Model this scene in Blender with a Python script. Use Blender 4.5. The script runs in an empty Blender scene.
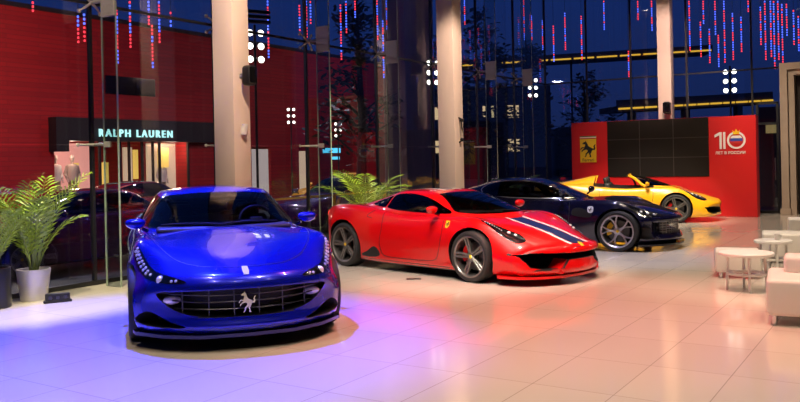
import bpy, bmesh, math, random
import numpy as np
from mathutils import Vector, Matrix
from mathutils.bvhtree import BVHTree
from mathutils.geometry import delaunay_2d_cdt
random.seed(7)
sc = bpy.context.scene
COL = sc.collection
PI = math.pi

# ------------------------------------------------------------------ materials
def lin(h):
    h = h.lstrip('#')
    r = [int(h[i:i + 2], 16) / 255 for i in (0, 2, 4)]
    return tuple(((c + .055) / 1.055) ** 2.4 if c > .04045 else c / 12.92 for c in r) + (1,)

def mat(name, col, rough=.5, metal=0., coat=0., emit=None, es=1., spec=.5, var=0., vscale=8., bump=0., trans=0., coat_rough=.03):
    m = bpy.data.materials.new(name); m.use_nodes = True
    nt = m.node_tree; b = nt.nodes['Principled BSDF']
    c = lin(col) if isinstance(col, str) else tuple(col) + (1,)
    b.inputs['Base Color'].default_value = c
    b.inputs['Roughness'].default_value = rough
    b.inputs['Metallic'].default_value = metal
    b.inputs['Coat Weight'].default_value = coat
    b.inputs['Coat Roughness'].default_value = coat_rough
    b.inputs['Specular IOR Level'].default_value = spec
    if trans: b.inputs['Transmission Weight'].default_value = trans
    if emit:
        b.inputs['Emission Color'].default_value = lin(emit) if isinstance(emit, str) else tuple(emit) + (1,)
        b.inputs['Emission Strength'].default_value = es
    tc = nt.nodes.new('ShaderNodeTexCoord')
    ns = nt.nodes.new('ShaderNodeTexNoise'); ns.inputs['Scale'].default_value = vscale
    nt.links.new(tc.outputs['Object'], ns.inputs['Vector'])
    if var:
        mx = nt.nodes.new('ShaderNodeMix'); mx.data_type = 'RGBA'
        mx.inputs[6].default_value = tuple(max(0, x * (1 - var)) for x in c[:3]) + (1,)
        mx.inputs[7].default_value = tuple(min(1, x * (1 + var)) for x in c[:3]) + (1,)
        nt.links.new(ns.outputs['Fac'], mx.inputs[0]); nt.links.new(mx.outputs[2], b.inputs['Base Color'])
    else:
        mr = nt.nodes.new('ShaderNodeMapRange')
        mr.inputs[3].default_value = max(0, rough - .02); mr.inputs[4].default_value = min(1, rough + .02)
        nt.links.new(ns.outputs['Fac'], mr.inputs[0]); nt.links.new(mr.outputs[0], b.inputs['Roughness'])
    if bump:
        bp = nt.nodes.new('ShaderNodeBump'); bp.inputs['Strength'].default_value = bump; bp.inputs['Distance'].default_value = .01
        nt.links.new(ns.outputs['Fac'], bp.inputs['Height']); nt.links.new(bp.outputs[0], b.inputs['Normal'])
    return m

def glass_mat(name, tint, refl=1.0, rough=.0, ior=1.5):
    m = bpy.data.materials.new(name); m.use_nodes = True
    nt = m.node_tree; nt.nodes.remove(nt.nodes['Principled BSDF'])
    out = nt.nodes['Material Output']
    t = nt.nodes.new('ShaderNodeBsdfTransparent'); t.inputs[0].default_value = tuple(tint) + (1,)
    g = nt.nodes.new('ShaderNodeBsdfGlossy'); g.inputs['Roughness'].default_value = rough; g.inputs[0].default_value = (refl, refl, refl, 1)
    lw = nt.nodes.new('ShaderNodeLayerWeight'); lw.inputs['Blend'].default_value = .5
    pw = nt.nodes.new('ShaderNodeMath'); pw.operation = 'POWER'; pw.inputs[1].default_value = 5
    ma = nt.nodes.new('ShaderNodeMath'); ma.operation = 'MULTIPLY_ADD'; ma.inputs[1].default_value = .95; ma.inputs[2].default_value = .045
    nt.links.new(lw.outputs['Facing'], pw.inputs[0]); nt.links.new(pw.outputs[0], ma.inputs[0])
    mx = nt.nodes.new('ShaderNodeMixShader')
    nt.links.new(ma.outputs[0], mx.inputs[0]); nt.links.new(t.outputs[0], mx.inputs[1]); nt.links.new(g.outputs[0], mx.inputs[2])
    nt.links.new(mx.outputs[0], out.inputs[0])
    return m

M = {}
M['red_paint'] = mat('red_car_paint', (.56, .002, .003), .3, .0, 1., spec=.2)
M['blue_paint'] = mat('blue_car_paint', (.003, .009, .38), .25, .5, 1.)
M['grille'] = mat('dark_grille_metal', (.12, .12, .14), .3, .9)
M['cold'] = mat('pale_badge', (.7, .7, .6), .3)
M['navy_paint'] = mat('navy_car_paint', (.005, .005, .03), .22, .3, 1.)
M['yellow_paint'] = mat('yellow_car_paint', (.85, .42, .008), .3, .0, 1.)
M['purple_paint'] = mat('plum_car_paint', (.06, .008, .05), .25, .3, 1.)
M['maroon_paint'] = mat('maroon_car_paint', (.22, .008, .012), .25, .2, 1.)
M['black'] = mat('black_plastic', (.008, .008, .009), .45)
M['gloss_black'] = mat('gloss_black', (.004, .004, .005), .12, coat=.6)
M['rubber'] = mat('tyre_rubber', (.012, .012, .013), .65, bump=.15, vscale=60)
M['chrome'] = mat('polished_metal', (.8, .8, .82), .12, 1.)
M['steel'] = mat('brushed_steel', (.45, .44, .43), .35, 1.)
M['titan'] = mat('titanium_grey_wheel', (.24, .23, .22), .32, .8)
M['silver_wheel'] = mat('silver_wheel', (.52, .5, .55), .3, .8)
M['white_paint'] = mat('white_stripe_paint', (.8, .8, .8), .3, coat=1.)
M['navy_stripe'] = mat('navy_stripe_paint', (.01, .02, .09), .3, coat=1.)
M['red_caliper'] = mat('red_caliper', (.6, .01, .01), .35)
M['yellow_caliper'] = mat('yellow_caliper', (.8, .5, .01), .35)
M['disc'] = mat('brake_disc_metal', (.12, .12, .12), .4, .8)
M['leather_dark'] = mat('dark_leather', (.02, .018, .018), .5, var=.3, vscale=40)
M['leather_tan'] = mat('tan_leather', (.28, .15, .1), .5, var=.2, vscale=40)
M['car_glass'] = glass_mat('tinted_car_glass', (.42, .45, .48))
M['car_glass_dark'] = glass_mat('dark_car_glass', (.2, .21, .23))
M['lens'] = glass_mat('clear_lamp_lens', (.85, .87, .9))
M['led'] = mat('lamp_reflector', (.9, .9, .95), .12, .3, coat=1.)
M['shield'] = mat('yellow_badge_enamel', (.85, .55, .02), .3, coat=.5)
M['white_plastic'] = mat('white_plastic', (.72, .7, .67), .35)
M['taillight'] = mat('red_tail_lamp', (.4, .005, .005), .2, emit=(1., .03, .02), es=1.2)

# ------------------------------------------------------------------ mesh helpers
def link(o, parent=None):
    COL.objects.link(o)
    if parent is not None: o.parent = parent
    return o

def tag(o, label=None, cat=None, group=None, kind=None):
    if label: o['label'] = label
    if cat: o['category'] = cat
    if group: o['group'] = group
    if kind: o['kind'] = kind
    return o

def empty(name, loc=(0, 0, 0), rz=0., label=None, cat=None, group=None, kind=None):
    o = bpy.data.objects.new(name, None); COL.objects.link(o)
    o.location = loc; o.rotation_euler = (0, 0, rz); o.empty_display_size = .2
    return tag(o, label, cat, group, kind)

class MB:
    def __init__(s): s.v = []; s.f = []; s.mi = []; s.cur = 0
    def add(s, vs, fs, T=None):
        b = len(s.v)
        for p in vs:
            p = Vector(p)
            s.v.append(tuple(T @ p) if T is not None else tuple(p))
        for f in fs:
            s.f.append([i + b for i in f]); s.mi.append(s.cur)
        return s
    def box(s, x0, x1, y0, y1, z0, z1, T=None):
        vs = [(x, y, z) for z in (z0, z1) for y in (y0, y1) for x in (x0, x1)]
        return s.add(vs, [(0, 2, 3, 1), (4, 5, 7, 6), (0, 1, 5, 4), (2, 6, 7, 3), (0, 4, 6, 2), (1, 3, 7, 5)], T)
    def rbox(s, x0, x1, y0, y1, z0, z1, r, seg=3, T=None):
        bm = bmesh.new(); bmesh.ops.create_cube(bm, size=1)
        for v in bm.verts:
            v.co = Vector((x0 + (v.co.x + .5) * (x1 - x0), y0 + (v.co.y + .5) * (y1 - y0), z0 + (v.co.z + .5) * (z1 - z0)))
        bmesh.ops.bevel(bm, geom=bm.edges[:], offset=r, segments=seg, affect='EDGES', profile=.5)
        bm.verts.index_update()
        s.add([v.co.copy() for v in bm.verts], [[v.index for v in f.verts] for f in bm.faces], T); bm.free()
        return s
    def lathe(s, prof, seg=32, axis='z', T=None, closed=False):
        vs = []; fs = []; n = len(prof)
        for k in range(seg):
            a = 2 * PI * k / seg; c, q = math.cos(a), math.sin(a)
            for (r, h) in prof:
                vs.append((r * c, r * q, h) if axis == 'z' else (r * c, h, r * q) if axis == 'y' else (h, r * c, r * q))
        m = n if closed else n - 1
        for k in range(seg):
            k2 = (k + 1) % seg
            for i in range(m):
                j = (i + 1) % n
                fs.append((k * n + i, k2 * n + i, k2 * n + j, k * n + j))
        return s.add(vs, fs, T)
    def tube(s, pts, rad, seg=8, cap=True, T=None):
        pts = [Vector(p) for p in pts]; n = len(pts)
        if not hasattr(rad, '__len__'): rad = [rad] * n
        vs = []; fs = []; up = Vector((0, 0, 1))
        for i, p in enumerate(pts):
            d = (pts[min(i + 1, n - 1)] - pts[max(i - 1, 0)]).normalized()
            u = d.cross(up)
            if u.length < .05: u = d.cross(Vector((1, 0, 0)))
            u.normalize(); w = u.cross(d)
            for k in range(seg):
                a = 2 * PI * k / seg
                vs.append(p + (u * math.cos(a) + w * math.sin(a)) * rad[i])
        for i in range(n - 1):
            for k in range(seg):
                k2 = (k + 1) % seg
                fs.append((i * seg + k, i * seg + k2, (i + 1) * seg + k2, (i + 1) * seg + k))
        if cap: fs.append(list(range(seg))[::-1]); fs.append(list(range((n - 1) * seg, n * seg)))
        return s.add(vs, fs, T)
    def ball(s, c, r, u=16, v=10, T=None):
        rx, ry, rz = r if hasattr(r, '__len__') else (r, r, r)
        vs = [(c[0], c[1], c[2] + rz)]; fs = []
        for i in range(1, v):
            t = PI * i / v
            for k in range(u):
                a = 2 * PI * k / u
                vs.append((c[0] + rx * math.sin(t) * math.cos(a), c[1] + ry * math.sin(t) * math.sin(a), c[2] + rz * math.cos(t)))
        vs.append((c[0], c[1], c[2] - rz)); L = len(vs) - 1
        for k in range(u):
            k2 = (k + 1) % u
            fs.append((0, 1 + k, 1 + k2)); fs.append((L, L - u + k2, L - u + k))
            for i in range(v - 2):
                fs.append((1 + i * u + k, 1 + (i + 1) * u + k, 1 + (i + 1) * u + k2, 1 + i * u + k2))
        return s.add(vs, fs, T)
    def prism(s, poly, plane, a, b, T=None):
        """extrude a 2D polygon between a and b along the axis missing from plane"""
        pl = poly if sum(p[0] * q[1] - q[0] * p[1] for p, q in zip(poly, poly[1:] + poly[:1])) > 0 else poly[::-1]
        r = delaunay_2d_cdt([Vector(p) for p in pl], [(i, (i + 1) % len(pl)) for i in range(len(pl))], [], 1, 1e-6)
        def P(p, h): return (p[0], p[1], h) if plane == 'xy' else (p[0], h, p[1]) if plane == 'xz' else (h, p[0], p[1])
        n = len(r[0]); vs = [P(p, a) for p in r[0]] + [P(p, b) for p in r[0]]
        fs = [tuple(f) for f in r[2]] + [tuple(i + n for i in f)[::-1] for f in r[2]]
        cnt = {}
        for f in r[2]:
            for i in range(len(f)):
                e = (f[i], f[(i + 1) % len(f)])
                if (e[1], e[0]) in cnt: del cnt[(e[1], e[0])]
                else: cnt[e] = 1
        fs += [(e[1], e[0], e[0] + n, e[1] + n) for e in cnt]
        s.add(vs, fs, T); return s
    def build(s, name, mats, parent=None, smooth=True, angle=35, recalc=True):
        me = bpy.data.meshes.new(name)
        me.from_pydata([tuple(v) for v in s.v], [], s.f)
        mats = mats if isinstance(mats, (list, tuple)) else [mats]
        for m in mats: me.materials.append(m)
        if len(mats) > 1: me.polygons.foreach_set('material_index', s.mi)
        if recalc:
            bm = bmesh.new(); bm.from_mesh(me); bmesh.ops.recalc_face_normals(bm, faces=bm.faces[:]); bm.to_mesh(me); bm.free()
        finish(me, smooth, angle)
        return link(bpy.data.objects.new(name, me), parent)

def finish(me, smooth=True, angle=35):
    me.polygons.foreach_set('use_smooth', [smooth] * len(me.polygons))
    if smooth and angle: me.set_sharp_from_angle(angle=math.radians(angle))
    me.update()

def text_mesh(name, body, size, m, parent, T, depth=.01, align='CENTER', bold=0., sx=1., sp=1.):
    cu = bpy.data.curves.new(name, 'FONT'); cu.body = body; cu.size = size; cu.align_x = align; cu.align_y = 'CENTER'
    cu.extrude = depth / 2; cu.offset = bold; cu.resolution_u = 3; cu.space_character = sp
    to = bpy.data.objects.new(name, cu); COL.objects.link(to)
    dg = bpy.context.evaluated_depsgraph_get(); dg.update()
    me = bpy.data.meshes.new_from_object(to.evaluated_get(dg)); bpy.data.objects.remove(to)
    me.transform(T @ Matrix.Diagonal((sx, 1, 1, 1))); me.materials.clear(); me.materials.append(m); me.name = name
    return link(bpy.data.objects.new(name, me), parent)

def copy_tree(o, parent=None):
    c = o.copy(); COL.objects.link(c); c.parent = parent
    for ch in list(o.children): copy_tree(ch, c)
    return c

def inpoly(x, y, poly):
    r = False; n = len(poly); j = n - 1
    for i in range(n):
        xi, yi = poly[i]; xj, yj = poly[j]
        if (yi > y) != (yj > y) and x < (xj - xi) * (y - yi) / (yj - yi) + xi: r = not r
        j = i
    return r

def smooth_poly(poly, n=4):
    """closed Catmull-Rom"""
    out = []; L = len(poly)
    for i in range(L):
        p0, p1, p2, p3 = (np.array(poly[(i + k - 1) % L], float) for k in range(4))
        for t in np.linspace(0, 1, n, endpoint=False):
            out.append(tuple(.5 * (2 * p1 + (p2 - p0) * t + (2 * p0 - 5 * p1 + 4 * p2 - p3) * t * t + (3 * p1 - p0 - 3 * p2 + p3) * t ** 3)))
    return out

def open_smooth(pts, n=4):
    P = [np.array(p, float) for p in pts]; out = []
    for i in range(len(P) - 1):
        p0 = P[max(i - 1, 0)]; p1, p2 = P[i], P[i + 1]; p3 = P[min(i + 2, len(P) - 1)]
        for t in np.linspace(0, 1, n, endpoint=False):
            out.append(tuple(p1 + .4 * (p2 - p0) * t + (3 * (p2 - p1) - .8 * (p2 - p0) - .4 * (p3 - p1)) * t * t + (2 * (p1 - p2) + .4 * (p2 - p0) + .4 * (p3 - p1)) * t ** 3))
    return out + [tuple(P[-1])]

def ribbon(pts, w):
    pts = [np.array(p, float) for p in pts]; L = []; R = []
    for i in range(len(pts)):
        d = pts[min(i + 1, len(pts) - 1)] - pts[max(i - 1, 0)]; d /= np.linalg.norm(d); nn = np.array((-d[1], d[0])) * w / 2
        L.append(tuple(pts[i] + nn)); R.append(tuple(pts[i] - nn))
    return L + R[::-1]

def inset_poly(poly, d):
    A = sum(p[0] * q[1] - q[0] * p[1] for p, q in zip(poly, poly[1:] + poly[:1]))
    s = 1 if A > 0 else -1; out = []; n = len(poly)
    for i in range(n):
        p0, p1, p2 = (np.array(poly[(i + k - 1) % n]) for k in range(3))
        e1 = (p1 - p0) / (np.linalg.norm(p1 - p0) + 1e-9); e2 = (p2 - p1) / (np.linalg.norm(p2 - p1) + 1e-9)
        n1 = np.array((-e1[1], e1[0])) * s; n2 = np.array((-e2[1], e2[0])) * s
        m = n1 + n2; m /= max(.35, np.linalg.norm(m)); k = max(.45, float(m @ n1))
        out.append(tuple(p1 + m * d / k))
    return out

def pchip(pts):
    pts = sorted(pts); x = np.array([p[0] for p in pts], float); y = np.array([p[1] for p in pts], float)
    h = np.diff(x); dl = np.diff(y) / h; d = np.zeros_like(y)
    for i in range(1, len(x) - 1):
        if dl[i - 1] * dl[i] > 0:
            w1 = 2 * h[i] + h[i - 1]; w2 = h[i] + 2 * h[i - 1]
            d[i] = (w1 + w2) / (w1 / dl[i - 1] + w2 / dl[i])
    d[0], d[-1] = dl[0], dl[-1]
    def fn(t):
        t = min(max(t, x[0]), x[-1]); i = min(max(int(np.searchsorted(x, t)) - 1, 0), len(h) - 1)
        s = (t - x[i]) / h[i]
        return float(y[i] * (1 + 2 * s) * (1 - s) ** 2 + d[i] * h[i] * s * (1 - s) ** 2 + y[i + 1] * s * s * (3 - 2 * s) + d[i + 1] * h[i] * s * s * (s - 1))
    return fn

HORSE = [(.18, .80), (.20, .75), (.29, .77), (.34, .71), (.30, .62), (.29, .57), (.18, .60), (.09, .55), (.04, .45), (.08, .43), (.13, .51), (.20, .54), (.29, .52), (.21, .47), (.13, .40), (.11, .31), (.15, .31), (.19, .38), (.30, .43), (.38, .45), (.46, .42), (.49, .36), (.43, .29), (.35, .22), (.34, .10), (.27, .03), (.36, .03), (.40, .10), (.42, .19), (.51, .25), (.56, .28), (.55, .20), (.60, .12), (.58, .02), (.68, .01), (.66, .12), (.63, .20), (.69, .30), (.73, .40), (.79, .43), (.88, .41), (.93, .52), (.89, .62), (.95, .73), (.86, .71), (.81, .60), (.85, .52), (.79, .50), (.72, .53), (.66, .57), (.56, .61), (.50, .67), (.47, .77), (.41, .87), (.37, .95), (.33, .89), (.28, .88), (.22, .84)]
def horse(cx, cy, h, flip=1): return [(cx + flip * (p[0] - .5) * h, cy + (p[1] - .5) * h) for p in HORSE]

# ------------------------------------------------------------------ surface patches
def cast(bvh, plane, a, b, sg):
    if plane == 'yz': o, d = Vector((6 * sg, a, b)), Vector((-sg, 0, 0))
    elif plane == 'xz': o, d = Vector((a, 3 * sg, b)), Vector((0, -sg, 0))
    else: o, d = Vector((a, b, 4)), Vector((0, 0, -1))
    l, n, i, t = bvh.ray_cast(o, d)
    if l is None:
        return None, None
    if n.dot(d) > 0: n = -n
    return l, n

def patch(name, poly, plane, bvh, m, parent, sg=1, off=.004, step=.05, skirt=.014, holes=None):
    out = []
    def dens(pl):
        r = []
        for i in range(len(pl)):
            p, q = np.array(pl[i]), np.array(pl[(i + 1) % len(pl)])
            k = max(1, int(np.linalg.norm(q - p) / step))
            r += [tuple(p + (q - p) * t / k) for t in range(k)]
        return r
    A = sum(p[0] * q[1] - q[0] * p[1] for p, q in zip(poly, poly[1:] + poly[:1]))
    if A < 0: poly = poly[::-1]
    out = dens(poly); ed = [(i, (i + 1) % len(out)) for i in range(len(out))]; pts = list(out)
    hp = []
    for h in holes or []:
        hd = dens(h); b0 = len(pts); pts += hd; ed += [(b0 + i, b0 + (i + 1) % len(hd)) for i in range(len(hd))]; hp.append(h)
    xs = [p[0] for p in out]; ys = [p[1] for p in out]; bd = np.array(pts)
    for gx in np.arange(min(xs), max(xs), step):
        for gy in np.arange(min(ys), max(ys), step):
            if inpoly(gx, gy, out) and np.min(np.hypot(bd[:, 0] - gx, bd[:, 1] - gy)) > step * .45: pts.append((gx, gy))
    r = delaunay_2d_cdt([Vector(p) for p in pts], ed, [], 1, 1e-6)
    P, N = [], []
    for p in r[0]:
        l, n = cast(bvh, plane, p[0], p[1], sg); P.append(l); N.append(n)
    fs = []
    for f in r[2]:
        if any(P[i] is None for i in f): continue
        if hp:
            c = sum((r[0][i] for i in f), Vector((0, 0))) / len(f)
            if any(inpoly(c[0], c[1], h) for h in hp): continue
        fs.append(tuple(f))
    used = sorted({i for f in fs for i in f}); mp = {u: k for k, u in enumerate(used)}
    nn = len(used)
    vs = [P[u] + N[u] * off for u in used]
    ff = [tuple(mp[i] for i in f) for f in fs]
    cnt = {}
    for f in ff:
        for i in range(len(f)):
            e = (f[i], f[(i + 1) % len(f)])
            if (e[1], e[0]) in cnt: del cnt[(e[1], e[0])]
            else: cnt[e] = 1
    low = {}
    for e in cnt:
        for i in e:
            if i not in low: low[i] = len(vs); vs.append(P[used[i]] - N[used[i]] * (skirt - off))
    ff += [(e[1], e[0], low[e[0]], low[e[1]]) for e in cnt]
    mb = MB(); mb.add(vs, ff)
    return mb.build(name, m, parent, True, 50)
# ------------------------------------------------------------------ cars
def catmull(P, per):
    P = [np.array(p, float) for p in P]; out = []
    for i in range(len(P) - 1):
        p0 = P[i - 1] if i else P[i] + (P[i] - P[i + 1]) * np.array((1, -1)); p1, p2 = P[i], P[i + 1]
        p3 = P[i + 2] if i + 2 < len(P) else 2 * P[i + 1] - P[i]
        t01 = max(np.linalg.norm(p1 - p0), 1e-4) ** .5; t12 = max(np.linalg.norm(p2 - p1), 1e-4) ** .5; t23 = max(np.linalg.norm(p3 - p2), 1e-4) ** .5
        m1 = (p2 - p1) + t12 * ((p1 - p0) / t01 - (p2 - p0) / (t01 + t12)); m2 = (p2 - p1) + t12 * ((p3 - p2) / t23 - (p3 - p1) / (t12 + t23))
        for t in np.linspace(0, 1, per, endpoint=False):
            out.append(p1 + m1 * t + (3 * (p2 - p1) - 2 * m1 - m2) * t * t + (2 * (p1 - p2) + m1 + m2) * t ** 3)
    out.append(P[-1]); return out

def car_body(S):
    F = {k: pchip(S[k]) for k in ('zc', 'zs', 'ys', 'yw', 'zw', 'yb', 'zb')}
    xf, xr, r = S['xf'], S['xr'], S.get('round', .09)
    leanF, leanR = pchip(S['leanF']), pchip(S['leanR'])
    e = [1 - math.cos(k / 7 * PI / 2) for k in range(8)]
    xs = [xr + r * q for q in e] + list(np.arange(xr + r + .05, xf - r - .02, .05)) + [xf - r * q for q in e[::-1]]
    rows = []
    for x in xs:
        zc, zs, ys, yw, zw, yb, zb = (F[k](x) for k in ('zc', 'zs', 'ys', 'yw', 'zw', 'yb', 'zb'))
        P = [(0, zc), (.4 * ys, zc + .22 * (zs - zc) + .006), (.74 * ys, zc + .66 * (zs - zc)), (ys, zs), (ys + .62 * (yw - ys), zs + .38 * (zw - zs)), (yw, zw), (yw - .35 * (yw - yb), .45 * zw + .55 * zb), (yb, zb + .035), (yb - .05, zb)]
        h = catmull(P, 5)
        for k in range(1, 5): h.append(np.array((h[40][0] * (1 - k / 4), zb)))
        d = min(x - xr, xf - x)
        if d < r:
            q = r * (1 - math.sqrt(max(0, 1 - ((r - d) / r) ** 2))); zm = (zc + zb) / 2
            sy = 1 - q / max(p[0] for p in h); sz = 1 - q / ((zc - zb) / 2)
            h = [np.array((p[0] * sy, zm + (p[1] - zm) * sz)) for p in h]
        rows.append([(x, p[0], p[1]) for p in h])
    nh = len(rows[0]); ring = 2 * nh - 2
    def warp(p):
        x, y, z = p
        for x0, x1, A, pw, lean, sg in ((S['w0f'], xf, S['nA'], S.get('nP', 2.2), leanF, 1), (S['w0r'], xr, S['tA'], 2.4, leanR, -1)):
            t = (x - x0) / (x1 - x0)
            if t > 0:
                t = min(t, 1); w = t * t * (3 - 2 * t)
                w2 = min(1, max(0, 1 - (x1 - x) * sg / .45)); w2 = w2 * w2 * (3 - 2 * w2)
                x = x - sg * (A * min(1., abs(y) / .9) ** pw * w + lean(z) * w2)
        return (x, y, z)
    vs = []; fs = []
    for rw in rows:
        L = [warp(p) for p in rw]
        vs += L + [(p[0], -p[1], p[2]) for p in L[1:-1][::-1]]
    nr = len(rows)
    for i in range(nr - 1):
        for k in range(ring):
            k2 = (k + 1) % ring
            fs.append((i * ring + k, i * ring + k2, (i + 1) * ring + k2, (i + 1) * ring + k))
    # end caps: bands across the car between the two half rings
    for i, rw in ((0, rows[0]), (nr - 1, rows[-1])):
        b = i * ring
        L = [b + k for k in range(nh)]; R = [b] + [b + ring - k for k in range(1, nh - 1)] + [b + nh - 1]
        cols = 8; prev = None
        def rowverts(k):
            if k == 0: return [L[0]]
            if k == nh - 1: return [L[-1]]
            a = rw[k]; ids = [L[k]]
            for c in range(1, cols):
                y = a[1] * (1 - 2 * c / cols)
                vs.append(warp((a[0], y, a[2]))); ids.append(len(vs) - 1)
            return ids + [R[k]]
        kmax = 40
        prev = rowverts(0)
        for k in range(1, nh):
            if k > kmax: break
            cur = [L[40], L[41], L[42], L[43], L[44], R[43], R[42], R[41], R[40]] if k == kmax else rowverts(k)
            if len(prev) == 1:
                fs += [(prev[0], cur[c], cur[c + 1]) for c in range(len(cur) - 1)]
            else:
                fs += [(prev[c], cur[c], cur[c + 1], prev[c + 1]) for c in range(len(cur) - 1)]
            prev = cur
    me = bpy.data.meshes.new('body'); me.from_pydata([tuple(map(float, v)) for v in vs], [], fs)
    bm = bmesh.new(); bm.from_mesh(me); bmesh.ops.recalc_face_normals(bm, faces=bm.faces[:]); bm.to_mesh(me); bm.free()
    return me

def cut(me, mb):
    o = bpy.data.objects.new('body', me); COL.objects.link(o)
    c = mb.build('cutter_shape', M['black'])
    bm = bmesh.new(); bm.from_mesh(c.data); bmesh.ops.remove_doubles(bm, verts=bm.verts[:], dist=1e-5); bmesh.ops.dissolve_degenerate(bm, edges=bm.edges[:], dist=1e-6); bmesh.ops.recalc_face_normals(bm, faces=bm.faces[:]); bm.to_mesh(c.data); bm.free()
    md = o.modifiers.new('b', 'BOOLEAN'); md.operation = 'DIFFERENCE'; md.object = c
    for solver, us, ht in (('EXACT', False, False), ('EXACT', False, True), ('EXACT', True, False), ('EXACT', True, True), ('FAST', False, False)):
        md.solver = solver; md.use_self = us; md.use_hole_tolerant = ht
        dg = bpy.context.evaluated_depsgraph_get(); dg.update()
        r = bpy.data.meshes.new_from_object(o.evaluated_get(dg))
        lim = max(abs(v.co.y) for v in me.vertices) + .002
        if len(r.polygons) > .7 * len(me.polygons) and max(abs(v.co.y) for v in r.vertices) < lim: break
    bpy.data.objects.remove(o); bpy.data.objects.remove(c)
    bm = bmesh.new(); bm.from_mesh(r); bm.verts.ensure_lookup_table(); seen = set(); best = []
    for v in bm.verts:
        if v.index in seen: continue
        comp = [v]; seen.add(v.index); i = 0
        while i < len(comp):
            for e in comp[i].link_edges:
                q = e.other_vert(comp[i])
                if q.index not in seen: seen.add(q.index); comp.append(q)
            i += 1
        if len(comp) > len(best): best = comp
    keep = set(best); bmesh.ops.delete(bm, geom=[v for v in bm.verts if v not in keep], context='VERTS'); bm.to_mesh(r); bm.free()
    return r

def greenhouse(G, NR=220, NL=56):
    prof = G['prof']; pk = max(prof, key=lambda p: p[1]); zb = G['z0']; zp = pk[1]
    fr = [p for p in prof if p[0] >= pk[0]]; rr = [p for p in prof if p[0] <= pk[0]]
    # arc-smoothed inverse profiles x(z)
    def inv(pts):
        pts = sorted(pts, key=lambda p: p[0]); fn = pchip([(p[0], p[1]) for p in pts]); xs = np.linspace(pts[0][0], pts[-1][0], 800); zs = [fn(x) for x in xs]
        return xs, zs
    xf, zf = inv(fr); xr, zr = inv(rr)
    def xF(z): return float(np.interp(-z, [-q for q in zf], xf))
    def xR(z): return float(np.interp(z, zr, xr))
    W = pchip([(z, w) for z, w in G['gw'] if z < zp - 1e-6]); tp = pchip(G['taper']); n = G.get('n', 3.2)
    ze, we = G['gw'][-1]
    def w_of(z):
        if z <= ze: return W(z)
        t = (z - ze) / (zp - ze); return we * (1 - t ** 1.0) ** .5 if t < 1 else 0
    vs = []; fs = []
    for k in range(NL):
        z = zb + (zp - zb) * math.sin(k / (NL - 1) * PI / 2 * .985)
        a, b = xF(z), xR(z); xm = (a + b) / 2; h = (a - b) / 2; w = w_of(z)
        for j in range(NR):
            t = 2 * PI * j / NR; c, q = math.cos(t), math.sin(t)
            x = xm + h * math.copysign(abs(c) ** (2 / n), c); y = w * math.copysign(abs(q) ** (2 / n), q)
            vs.append((x, y * tp(x), z))
    for k in range(NL - 1):
        for j in range(NR):
            j2 = (j + 1) % NR
            fs.append((k * NR + j, k * NR + j2, (k + 1) * NR + j2, (k + 1) * NR + j))
    b = (NL - 1) * NR
    fs += [(b + j, b + (j + 1) % NR, b + NR - 2 - j, b + NR - 1 - j) for j in range(NR // 2 - 1)]
    return vs, fs, xF, xR

def bvh_of(me): return BVHTree.FromPolygons([v.co.copy() for v in me.vertices], [tuple(p.vertices) for p in me.polygons])

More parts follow.
